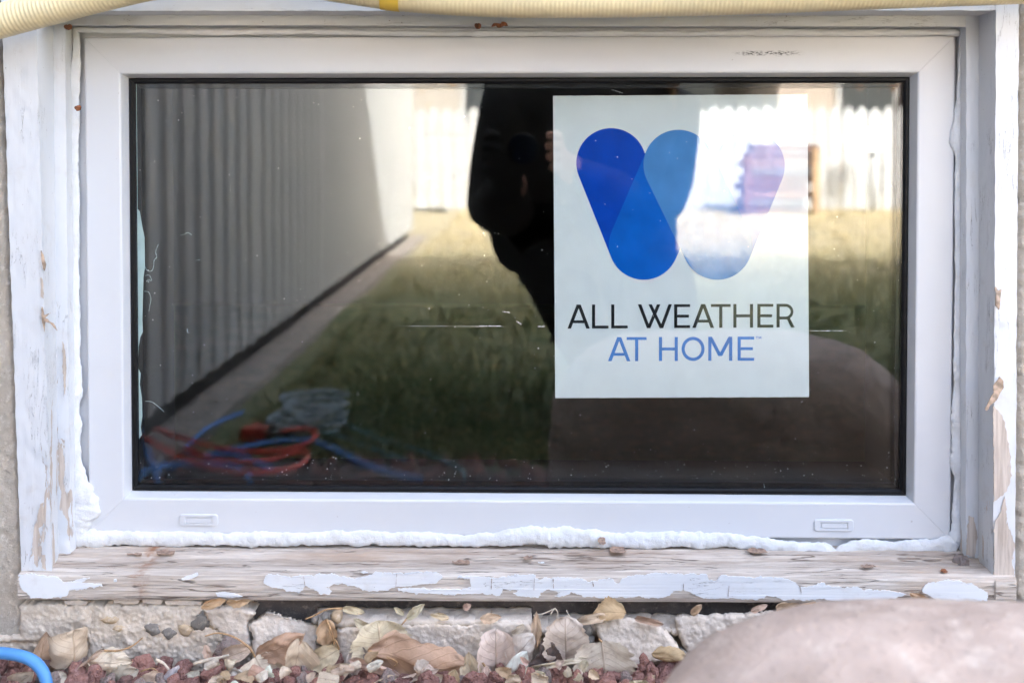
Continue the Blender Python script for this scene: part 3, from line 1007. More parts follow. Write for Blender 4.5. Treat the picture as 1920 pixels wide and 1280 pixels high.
FLAKES = [
    [(34, 1078), (60, 1075), (85, 1079), (105, 1080), (122, 1091), (140, 1088), (150, 1084), (168, 1083), (152, 1092), (190, 1094), (192, 1099), (160, 1102), (130, 1106), (125, 1117), (95, 1121), (60, 1120), (50, 1113), (38, 1100)],
    [(340, 1084), (352, 1079), (370, 1073), (371, 1079), (355, 1086), (342, 1087)],
    [(213, 1086), (217, 1085), (218, 1089), (214, 1090)],
    [(404, 1111), (420, 1109), (440, 1112), (455, 1118), (430, 1120), (408, 1118)],
    [(497, 1080), (505, 1076), (545, 1081), (571, 1078), (600, 1076), (622, 1076), (645, 1080), (662, 1084), (690, 1079), (706, 1072), (742, 1074), (780, 1072), (820, 1072), (830, 1082), (818, 1092), (792, 1095), (758, 1099), (742, 1100), (722, 1106), (692, 1108), (664, 1098), (640, 1094), (626, 1096), (612, 1100), (622, 1108), (618, 1114), (598, 1112), (590, 1104), (572, 1098), (562, 1110), (540, 1108), (528, 1103), (510, 1100), (494, 1094)],
    [(746, 1105), (776, 1102), (800, 1104), (866, 1104), (884, 1099), (880, 1087), (857, 1083), (862, 1078), (906, 1082), (924, 1083), (960, 1080), (1000, 1076), (1004, 1084), (1036, 1083), (1062, 1082), (1110, 1089), (1146, 1085), (1160, 1093), (1168, 1086), (1178, 1079), (1230, 1074), (1281, 1076), (1324, 1076), (1330, 1086), (1344, 1087), (1353, 1077), (1400, 1082), (1450, 1081), (1482, 1086), (1500, 1100), (1520, 1099), (1545, 1092), (1560, 1099), (1606, 1101), (1622, 1104), (1660, 1106), (1700, 1113), (1690, 1118), (1660, 1126), (1632, 1126), (1612, 1124), (1580, 1127), (1540, 1122), (1503, 1124), (1470, 1123), (1440, 1117), (1415, 1123), (1368, 1121), (1320, 1122), (1300, 1114), (1292, 1108), (1262, 1107), (1256, 1116), (1236, 1121), (1200, 1117), (1180, 1120), (1130, 1121), (1098, 1117), (1072, 1112), (1050, 1119), (1040, 1117), (1052, 1110), (1030, 1104), (1014, 1110), (1010, 1119), (972, 1117), (962, 1112), (975, 1106), (943, 1104), (943, 1112), (936, 1116), (890, 1112), (840, 1115), (800, 1112), (770, 1110)],
    [(1728, 1108), (1736, 1094), (1760, 1089), (1800, 1088), (1830, 1098), (1852, 1110), (1850, 1126), (1800, 1128), (1758, 1126), (1745, 1118)],
    [(676, 1072), (684, 1070), (690, 1073), (682, 1075)],
]
M_PF = painted_wood('sill_paint', 'X', 0.0, None, (0.90, 0.90, 0.89, 1))
for q, poly in enumerate(FLAKES):
    amp = 2.0 if len(poly) > 6 else 0.7
    pts = jag(poly, 1.5, amp, q * 5.3)
    plate('paint_flake', [P(p.x, p.y, SILL_Y - 0.0007) for p in pts], 0.0009, M_PF, sill, wave=0.0005)

for q, (xa, ya, xb, yb) in enumerate(((569, 1080, 572, 1099), (744, 1075, 742, 1099), (922, 1084, 921, 1104), (1002, 1084, 1001, 1106), (1037, 1084, 1038, 1103), (1111, 1089, 1113, 1099), (1282, 1094, 1281, 1106), (1367, 1098, 1365, 1120), (1501, 1101, 1503, 1113))):
    poly = [(xa - .25, ya), (xa + .25, ya), (xb + .25, yb), (xb - .25, yb)]
    plate('crack', [P(p.x, p.y, SILL_Y - 0.0014) for p in jag(poly, 2.0, 0.6, q * 2.0)], 0.0004, M_CHIP, sill)

# ------------------------------------------------------------------ foam beads and caulk
def bead(name, pts, label, mat, seed, seg=26, lump=0.26, flat=0.45, step=0.0011, ycen=-0.0005, fine=0.19):
    """pts = (px, py, radius px)"""
    path = [P(x, y, ycen) for x, y, r in pts]
    rad = [Vector((r * 0.00044, 0, 0)) for _, _, r in pts]
    cp = catmull(path, 16); cr = catmull(rad, 16)
    # even resampling that carries the radius along
    rp, rr, acc = [cp[0]], [cr[0].x], 0.0
    for a, b, ra, rb in zip(cp, cp[1:], cr, cr[1:]):
        L = (b - a).length; s = step - acc
        while s <= L:
            rp.append(a.lerp(b, s / L)); rr.append(ra.x + (rb.x - ra.x) * s / L); s += step
        acc = L - (s - step)
    n = len(rp)
    verts, faces = [], []
    for i, p in enumerate(rp):
        t = rp[min(i + 1, n - 1)] - rp[max(i - 1, 0)]
        t.normalize()
        a = t.cross(Vector((0, 1, 0))).normalized()
        r0 = rr[i] * (1 + lump * noise.noise(Vector((i * step * 38, seed, 0))))
        if i < 4 or i > n - 5: r0 *= 0.35 + 0.16 * min(i, n - 1 - i)
        for k in range(seg):
            an = 2 * math.pi * k / seg
            dirv = a * math.cos(an) + Vector((0, -1, 0)) * math.sin(an) * flat
            q = p + dirv * r0
            nn = 1 + lump * 1.1 * noise.noise(q * 62 + Vector((seed, 0, 0))) + fine * noise.noise(q * 190) + fine * .6 * noise.noise(q * 520)
            verts.append(p + dirv * r0 * nn)
    for i in range(n - 1):
        for k in range(seg):
            k2 = (k + 1) % seg
            faces.append((i * seg + k, i * seg + k2, (i + 1) * seg + k2, (i + 1) * seg + k))
    faces.append(tuple(range(seg))); faces.append(tuple(range(n * seg - 1, (n - 1) * seg - 1, -1)))
    o = fix_normals(mesh_obj(name, verts, faces, mat))
    return tag(o, label, 'foam' if 'foam' in name else 'caulk', 'foam and caulk round the window')

bead('foam_bead', [(141, 50, 7), (143, 100, 9), (139, 140, 12), (138, 170, 14), (141, 205, 9), (139, 240, 12), (137, 285, 10), (139, 330, 12), (141, 390, 9), (141, 450, 9), (140, 520, 10), (139, 570, 12), (141, 640, 11), (141, 700, 12), (141, 740, 14), (136, 785, 17), (140, 830, 13), (142, 870, 16), (148, 900, 18), (156, 925, 28), (160, 945, 27), (154, 975, 24), (152, 1000, 22), (150, 1018, 14)], 'lumpy white foam bead down the left side of the window', M_FOAM, 2.0)
bead('foam_bead', [(136, 1012, 14), (165, 1008, 19), (200, 1008, 17), (260, 1010, 15), (320, 1011, 16), (400, 1010, 14), (480, 1010, 15), (560, 1011, 15), (640, 1008, 16), (720, 1009, 15), (800, 1009, 14), (860, 1012, 13), (920, 1010, 14), (960, 1006, 18), (1000, 1005, 20), (1060, 1007, 20), (1110, 1010, 18), (1160, 1012, 16), (1210, 1012, 19), (1260, 1011, 17), (1310, 1011, 17), (1360, 1012, 16), (1410, 1016, 14), (1450, 1022, 14), (1490, 1028, 15), (1520, 1026, 12), (1545, 1031, 15), (1568, 1041, 13), (1585, 1028, 12), (1620, 1022, 12), (1680, 1023, 12), (1740, 1022, 14), (1775, 1020, 18), (1800, 1018, 13)], 'long lumpy white foam bead along the bottom of the window', M_FOAM, 12.0, seg=26)
bead('foam_bead', [(1806, 62, 7), (1804, 95, 8), (1802, 140, 7), (1803, 180, 11), (1800, 210, 14), (1797, 240, 14), (1793, 268, 16), (1800, 295, 10), (1797, 330, 9), (1797, 400, 8), (1797, 480, 7), (1796, 560, 7), (1796, 640, 8), (1795, 720, 9), (1793, 790, 12), (1796, 830, 14), (1797, 870, 17), (1799, 890, 12), (1796, 915, 8), (1795, 950, 10), (1796, 985, 13), (1792, 1008, 17), (1788, 1022, 15)], 'thin white foam bead down the right side of the window', M_FOAM, 23.0)
bead('caulk_bead', [(136, 56, 7), (180, 57, 6), (260, 58, 6), (340, 60, 6), (420, 61, 7), (520, 60, 6), (640, 61, 7), (760, 63, 6), (900, 63, 6), (1040, 63, 6), (1180, 63, 5.5), (1320, 63, 6), (1440, 61, 8), (1560, 62, 7), (1680, 62, 6), (1780, 62, 6), (1806, 64, 7)], 'thin white caulk bead along the top of the window', M_CAULK, 33.0, seg=14, lump=0.22, flat=0.6, fine=0.04)

# ------------------------------------------------------------------ hose above the window
hose = thing('ribbed_hose', 'cream ribbed plastic hose running across above the window', 'hose')
HY = -0.085
hp = [P(x, y, HY + dy) for x, y, dy in ((-120, 74, 0), (-60, 57, 0), (0, 40, 0), (90, 16, 0), (190, -10, 0), (300, -34, 0), (430, -46, 0), (560, -38, 0), (650, -25, 0), (740, -12, 0), (850, -3, 0), (960, 1, 0), (1100, 1.5, 0), (1300, -2, 0), (1500, -9, 0), (1700, -17, 0), (1920, -25, 0), (2060, -30, 0))]
hpath = resample(catmull(hp, 24), 0.00055)
PITCHR = 0.0036
def hrad(i, t, an):
    ph = (i * 0.00055 / PITCHR) % 1.0
    return 0.0146 + 0.00017 * math.sin(ph * 2 * math.pi)
v, f = tube(hpath, hrad, 26)
mesh_obj('tube', v, f, M_HOSE, hose)
bx = [p for p in hpath if P(717, 0, HY).x < p.x < P(752, 0, HY).x]
v, f = tube(bx, 0.01525, 28)
mesh_obj('band', v, f, M_HOSE_BAND, hose)

# ------------------------------------------------------------------ foundation under the sill
def inside(p, poly):
    c = False
    n = len(poly)
    for i in range(n):
        a, b = poly[i], poly[i - 1]
        if (a[1] > p[1]) != (b[1] > p[1]) and p[0] < (b[0] - a[0]) * (p[1] - a[1]) / (b[1] - a[1]) + a[0]:
            c = not c
    return c

def conc_patch(name, poly_px, y, amp, mat, parent, step=2.6, seed=0.0, depth=0.03, tilt=0.0, edge=0.0055):
    """rough concrete piece: a fine grid inside a ragged outline, displaced, with its broken edges rounded back"""
    ol = [(p.x, p.y) for p in jag(poly_px, 4, 2.0, seed)]
    xs = [p[0] for p in ol]; ys_ = [p[1] for p in ol]
    nx = int((max(xs) - min(xs)) / step) + 1; ny = int((max(ys_) - min(ys_)) / step) + 1
    x0, y0 = min(xs), min(ys_)
    ins = {}
    for j in range(ny + 1):
        for i in range(nx + 1):
            if inside((x0 + i * step, y0 + j * step), ol): ins[(i, j)] = None
    cells = [(i, j) for (i, j) in ins if (i + 1, j) in ins and (i, j + 1) in ins and (i + 1, j + 1) in ins]
    used = {}
    verts, faces = [], []
    yc = (max(ys_) + y0) / 2
    def vid(i, j):
        if (i, j) in used: return used[(i, j)]
        px = x0 + i * step; py = y0 + j * step
        d = min((px - a) ** 2 + (py - b) ** 2 for a, b in ol) ** 0.5
        q = Vector((px * .035 + seed, py * .035, seed))
        dy = -amp * (1.3 * fbm(q, 3) + 0.7 * noise.noise(q * 5.3) + 0.45 * noise.noise(q * 11.0))
        dy += edge * max(0.0, 1 - d / 9.0) ** 2 + tilt * (yc - py) * 0.0005
        used[(i, j)] = len(verts)
        verts.append(P(px + 0.8 * noise.noise(q * 17), py + 0.8 * noise.noise(q * 15 + Vector((5, 5, 5))), y + dy))
        return used[(i, j)]
    edges = {}
    for (i, j) in cells:
        f = (vid(i, j), vid(i, j + 1), vid(i + 1, j + 1), vid(i + 1, j))
        faces.append(f)
        for a, b in zip(f, f[1:] + f[:1]):
            if (b, a) in edges: del edges[(b, a)]
            else: edges[(a, b)] = 1
    nback = {}
    for a, b in list(edges):
        for k in (a, b):
            if k not in nback:
                nback[k] = len(verts)
                v = verts[k].copy(); v.y = y + depth
                verts.append(v)
        faces.append((b, a, nback[a], nback[b]))
    return fix_normals(mesh_obj(name, verts, faces, mat, parent, smooth=True))

fnd = thing('foundation_ledge', 'old concrete foundation ledge below the sill with embedded pebbles', 'foundation')
conc_patch('concrete', [(-60, 1196), (36, 1190), (36, 1131), (160, 1131), (174, 1133), (172, 1197), (60, 1203), (-60, 1206)], -0.046, 0.0012, M_CONC, fnd, seed=2, edge=0.0022)
conc_patch('concrete', [(164, 1131), (240, 1134), (300, 1131), (380, 1133), (425, 1134), (462, 1136), (480, 1146), (470, 1156), (463, 1166), (470, 1190), (474, 1215), (470, 1300), (164, 1300)], -0.045, 0.0018, M_CONC, fnd, seed=7, edge=0.0018)
conc_patch('concrete', [(-60, 1198), (60, 1196), (172, 1194), (172, 1300), (-60, 1300)], -0.0425, 0.0026, M_CONC, fnd, seed=9, edge=0.001)
box('membrane', P(440, 1130, -0.02).x, P(1480, 1130, -0.02).x, -0.026, -0.017, P(960, 1172, -0.02).z, P(960, 1100, -0.02).z, M_MEMBRANE, fnd)
box('footing', P(-80, 1200, -0.02).x, P(1960, 1200, -0.02).x, -0.030, -0.018, -0.2, P(960, 1174, -0.03).z, M_CONC, fnd)
def blob(name, c, r, mat, parent=None, seed=0.0, sub=2, amp=0.25, label=None, cat=None, group=None):
    bm = bmesh.new()
    bmesh.ops.create_icosphere(bm, subdivisions=sub, radius=1.0)
    for v in bm.verts:
        s = 1 + amp * noise.noise(v.co * 1.3 + Vector((seed, seed * .7, 0))) + amp * .4 * noise.noise(v.co * 3.1 + Vector((0, seed, 0)))
        v.co = Vector((v.co.x * r[0], v.co.y * r[1], v.co.z * r[2])) * s
    o = bm_obj(name, bm, mat, parent, smooth=True)
    o.location = c
    if label: tag(o, label, cat, group)
    return o
for q, (px, py, rx, rz, mt) in enumerate(((287, 1178, 14, 10, M_PEB), (316, 1186, 12, 10, M_PEB), (378, 1166, 17, 16, M_PEB), (349, 1180, 11, 12, M_PEB_T), (222, 1176, 9, 5, M_PEB_T), (402, 1172, 9, 6, M_PEB_T), (205, 1160, 16, 7, M_PEB_T))):
    blob('pebble', P(px, py, -0.045), (rx * .0005, 0.0026, rz * .0005), mt, fnd, q * 3.3, 3, 0.55)
for q, (xa, xb, py) in enumerate(((212, 262, 1128), (266, 306, 1128), (308, 380, 1130), (120, 165, 1130))):
    poly = [(xa, py - 4), ((xa + xb) / 2, py - 6), (xb, py - 3), (xb - 4, py + 3), ((xa + xb) / 2, py + 4), (xa + 3, py + 2)]
    plate('mortar_bit', [P(p.x, p.y, -0.047) for p in jag(poly, 4, 1.2, q + 20.0)], 0.01, M_CHUNK, fnd)

CHUNKS = [
    ('wedge-shaped grey concrete chunk with a crack below the sill', [(464, 1166), (480, 1158), (494, 1147), (500, 1137), (520, 1146), (545, 1154), (560, 1160), (585, 1164), (598, 1170), (596, 1190), (604, 1205), (590, 1230), (560, 1290), (480, 1290), (470, 1215), (472, 1196)], -0.055, 3, .006, .25),
    ('long flat grey concrete block under the dark gap', [(632, 1178), (650, 1172), (700, 1169), (800, 1167), (870, 1167), (960, 1163), (993, 1164), (1004, 1185), (1000, 1225), (990, 1300), (640, 1300), (628, 1240), (630, 1200)], -0.056, 5, .024, 0),
    ('broken angular grey concrete slab right of the pale leaves', [(1111, 1162), (1140, 1158), (1165, 1153), (1190, 1157), (1215, 1165), (1245, 1176), (1262, 1196), (1275, 1215), (1272, 1236), (1240, 1243), (1215, 1250), (1178, 1258), (1150, 1240), (1130, 1215), (1118, 1190)], -0.062, 8, .010, .25),
    ('cut edge of grey concrete behind the boulder', [(1263, 1156), (1300, 1150), (1400, 1147), (1560, 1137), (1700, 1133), (1760, 1131), (1960, 1131), (1960, 1300), (1300, 1300), (1290, 1230), (1276, 1205), (1268, 1180)], -0.056, 11, .008, .1),
    ('rounded grey concrete lump between the ledge and the cracked chunk', [(380, 1142), (430, 1134), (466, 1140), (482, 1150), (466, 1166), (468, 1185), (474, 1215), (440, 1225), (415, 1190), (392, 1170)], -0.0500, 14, .006, 0),
]
for lb, poly, y, sd, dp, tl in CHUNKS:
    tag(conc_patch('concrete_chunk', poly, y, 0.0011, M_CHUNK, None, 2.6, sd, dp, tl), lb, 'concrete')
# crumbly ledge tops behind the front edges of the two long blocks
def ledge(name, pxs, py0, y0, py1, y1, parent, seed):
    n, m = 120, 10
    verts, faces = [], []
    for i in range(n + 1):
        px = pxs[0] + (pxs[1] - pxs[0]) * i / n
        for k in range(m + 1):
            t = k / m
            p = P(px, py0 + (py1 - py0) * t, y0 + (y1 - y0) * t)
            verts.append(p + Vector((0, 0, 0.0018 * fbm(p * 110 + Vector((seed, 0, 0)), 3))))
    for i in range(n):
        for k in range(m):
            a = i * (m + 1) + k
            faces.append((a, a + 1, a + m + 2, a + m + 1))
    o = mesh_obj(name, verts, faces, M_CHUNK, parent)
    mod = o.modifiers.new('thick', 'SOLIDIFY'); mod.thickness = 0.006; mod.offset = -1
    return o
ledge('crumbled_top', (596, 996), 1176, -0.054, 1150, -0.0285, fnd, 4)
ledge('crumbled_top', (1000, 1290), 1190, -0.050, 1160, -0.0285, fnd, 6)
for q, (px, py, r, mt) in enumerate(((590, 1160, 7, M_PEB), (600, 1200, 8, M_PEB), (1099, 1180, 12, M_PEB), (1101, 1200, 13, M_PEB), (632, 1155, 11, M_PEB_T), (610, 1155, 7, M_PEB), (1278, 1225, 10, M_PEB), (618, 1218, 9, M_PEB_T))):
    blob('pebble', P(px, py, -0.053), (r * .0005, 0.006, r * .00055), mt, fnd, q * 2.7 + 30, 2, 0.35)

# ------------------------------------------------------------------ gravel of lava rock
rocks = []
for k in range(9):
    bm = bmesh.new()
    bmesh.ops.create_icosphere(bm, subdivisions=3, radius=1.0)
    for v in bm.verts:
        s = 1 + 0.07 * noise.noise(v.co * 7 + Vector((k, 0, 0))) + 0.5 * noise.noise(v.co * 1.1 + Vector((k * 5.1, 0, 2))) + 0.20 * noise.noise(v.co * 2.7 + Vector((0, k * 3.3, 1)))
        v.co = Vector((v.co.x * (0.9 + 0.3 * ((k * 37) % 10) / 10), v.co.y, v.co.z * 0.8)) * s
    me = bpy.data.meshes.new('lava_rock')
    bmesh.ops.recalc_face_normals(bm, faces=bm.faces)
    bm.to_mesh(me); bm.free()
    me.materials.append(M_ROCK)
    rocks.append(me)
rg = random.Random(21)
def put_rock(p, s, label='reddish brown lava rock in the gravel under the leaves', group='lava rocks in the gravel bed'):
    o = bpy.data.objects.new('lava_rock', rg.choice(rocks))
    C.objects.link(o)
    o.location = p
    o.scale = (s * rg.uniform(.85, 1.2), s * rg.uniform(.85, 1.15), s * rg.uniform(.8, 1.1))
    o.rotation_euler = (rg.uniform(0, 6.28), rg.uniform(0, 6.28), rg.uniform(0, 6.28))
    return tag(o, label, 'rock', group)
for row, (y, py) in enumerate(((-0.064, 1252), (-0.078, 1266), (-0.094, 1280), (-0.112, 1298))):
    px = -30 + row * 9
    while px < 1330:
        s = rg.choice((0.005, 0.0065, 0.008, 0.0095, 0.011))
        if row == 0 and (500 < px < 560 or 640 < px < 980 or 1110 < px < 1210 or rg.random() < .15):
            px += 24; continue
        put_rock(P(px, py + rg.uniform(-6, 10), y + rg.uniform(-.004, .004)), s)
        px += s * 2 / 0.00047 * rg.uniform(0.72, 1.0)
put_rock(P(430, 1214, -0.058), 0.0095, 'round red lava rock against the concrete under the arching leaf stem')
put_rock(P(1803, 1056, -0.020), 0.0075, 'small red lava rock lying in the right corner of the sill', None)
put_rock(P(310, 1248, -0.062), 0.0085, 'pinkish lava rock beside the white twig', None)
# loose rock further out, seen only in the reflection
verts, faces = [], []
src = bmesh.new(); bmesh.ops.create_icosphere(src, subdivisions=1, radius=1.0)
sv = [v.co.copy() for v in src.verts]; sf = [tuple(v.index for v in f.verts) for f in src.faces]; src.free()
for k in range(1500):
    y = -0.14 - rg.random() * 0.80
    x = rg.uniform(WX + .02, 0.9)
    r = rg.uniform(0.006, 0.015)
    c = Vector((x, y, gz(y) + 0.004 * rg.random()))
    i = len(verts)
    rot = Matrix.Rotation(rg.uniform(0, 6), 3, 'X') @ Matrix.Rotation(rg.uniform(0, 6), 3, 'Z')
    verts += [c + (rot @ Vector((v.x * rg.uniform(.7, 1.2), v.y, v.z * .8))) * r for v in sv]
    faces += [tuple(i + q for q in f) for f in sf]
tag(mesh_obj('gravel', verts, faces, M_GRAVEL), 'scattered lava rock gravel in front of the house', 'gravel', kind='stuff')

# ------------------------------------------------------------------ boulder in the foreground
bm = bmesh.new()
bmesh.ops.create_icosphere(bm, subdivisions=6, radius=1.0)
for v in bm.verts:
    n = v.co.normalized()
    p = 3.4
    k = (abs(n.x) ** p + abs(n.y) ** p + abs(n.z) ** p) ** (-1 / p)
    s = k * (1 + 0.05 * noise.noise(n * 1.6 + Vector((4, 2, 1))) + 0.02 * noise.noise(n * 5) + 0.008 * fbm(n * 16, 4))
    v.co = Vector((n.x * 0.25, n.y * 0.15, n.z * 0.195)) * s
boulder = bm_obj('boulder', bm, M_BOULDER, None, True)
boulder.location = (0.288, -0.430, 0.027)
boulder.rotation_euler = (0, 0.02, 0.1)
tag(boulder, 'large rounded pinkish boulder in the lower right foreground', 'boulder')

# ------------------------------------------------------------------ dry leaves
LEAFC = {'tan': srgb(236, 212, 184), 'pale': srgb(246, 228, 204), 'brown': srgb(214, 182, 152), 'gold': srgb(220, 184, 146), 'grey': srgb(206, 188, 172), 'white': srgb(246, 238, 226), 'dark': srgb(128, 92, 70), 'dusk': srgb(120, 108, 108)}
def leaf(base, tip, width, col, label, y=-0.066, ytip=None, roll=0.0, curl=0.6, bend=0.2, shape='oval', stem=None, seed=None, teeth=0.04):
    """base and tip in photo pixels; width in pixels; curl folds the halves about the midrib, bend arches it lengthwise"""
    sd = seed if seed is not None else base[0] * 0.137 + base[1] * 0.071
    if y < -0.064:
        cx_, cy_ = (base[0] + tip[0]) / 2, (base[1] + tip[1]) / 2
        tip = (cx_ + (tip[0] - cx_) * 1.12, cy_ + (tip[1] - cy_) * 1.12)
        width *= 1.08
    B = P(base[0], base[1], y); T = P(tip[0], tip[1], y if ytip is None else ytip)
    L = T - B; ln = L.length
    ax = L.normalized()
    toward = (EYE - (B + T) * 0.5).normalized()
    nrm = (toward - ax * toward.dot(ax)).normalized()
    side = ax.cross(nrm)
    rm = Matrix.Rotation(roll, 3, ax)
    nrm = rm @ nrm; side = rm @ side
    hw = width * 0.00047 * 0.62
    nu, nv = 12, 20
    verts, faces, uv = [], [], []
    for j in range(nv + 1):
        v = j / nv
        if shape == 'delta': w = (1 - v) ** 0.75 * min(1, v * 7 + 0.12) ** 0.6 * 1.08
        elif shape == 'round': w = math.sqrt(max(0, 1 - (2 * v - 0.92) ** 2 / 1.19)) if v < 1 else 0.02
        elif shape == 'narrow': w = math.sin(math.pi * min(1, v * .98 + .02)) ** 0.8
        else: w = (math.sin(math.pi * v ** 0.8) ** 0.75) if 0 < v < 1 else 0.03
        w = max(w, 0.03)
        tw = 0.25 * noise.noise(Vector((v * 2.2, sd, 0)))
        for i in range(nu + 1):
            u = i / nu * 2 - 1
            ed = 1 + (teeth * math.sin(v * 60 + sd) + 0.30 * noise.noise(Vector((v * 7, sd + (3 if u > 0 else 0), 1)))) * abs(u) ** 4
            uu = u * w * ed
            an = curl * uu * 1.6 + tw
            # arc across the midrib
            rr_ = hw / max(0.2, abs(curl) * 1.6) if abs(curl) > 0.05 else None
            if rr_:
                sx = math.sin(curl * 1.6 * uu) / (curl * 1.6) * hw
                sz = (1 - math.cos(curl * 1.6 * uu)) / (curl * 1.6) * hw
            else:
                sx, sz = uu * hw, 0
            zz = sz + ln * bend * (4 * v * (1 - v)) * 0.35 + ln * 0.10 * noise.noise(Vector((u * 1.6 + sd, v * 2.4, sd))) + 0.05 * ln * noise.noise(Vector((u * 4 + sd, v * 6, 3)))
            verts.append(B + ax * (v * ln + 0.03 * ln * noise.noise(Vector((u * 2, v * 2 + sd, 7)))) + side * (sx * math.cos(tw)) + nrm * (zz + sx * math.sin(tw)))
            uv.append((u, v))
    for j in range(nv):
        for i in range(nu):
            a = j * (nu + 1) + i
            faces.append((a, a + 1, a + nu + 2, a + nu + 1))
    root = thing('dry_leaf', label, 'leaf', 'dry leaves below the window')
    o = mesh_obj('blade', verts, faces, M_LEAF, root, uv=uv)
    c = LEAFC[col]; rr = random.Random(int(sd * 100))
    o.color = tuple(min(1, q * rr.uniform(.92, 1.06)) for q in c[:3]) + (1,)
    if stem:
        pts = [B + nrm * 0.0005] + [P(x, yy, y - 0.003) for x, yy in stem]
        pts = resample(catmull(pts, 8), 0.0012)
        v, f = tube(pts, lambda i, t, an: 0.0008 * (1.15 - 0.4 * t), 7)
        mesh_obj('stem', v, f, M_STEM, root)
    return root

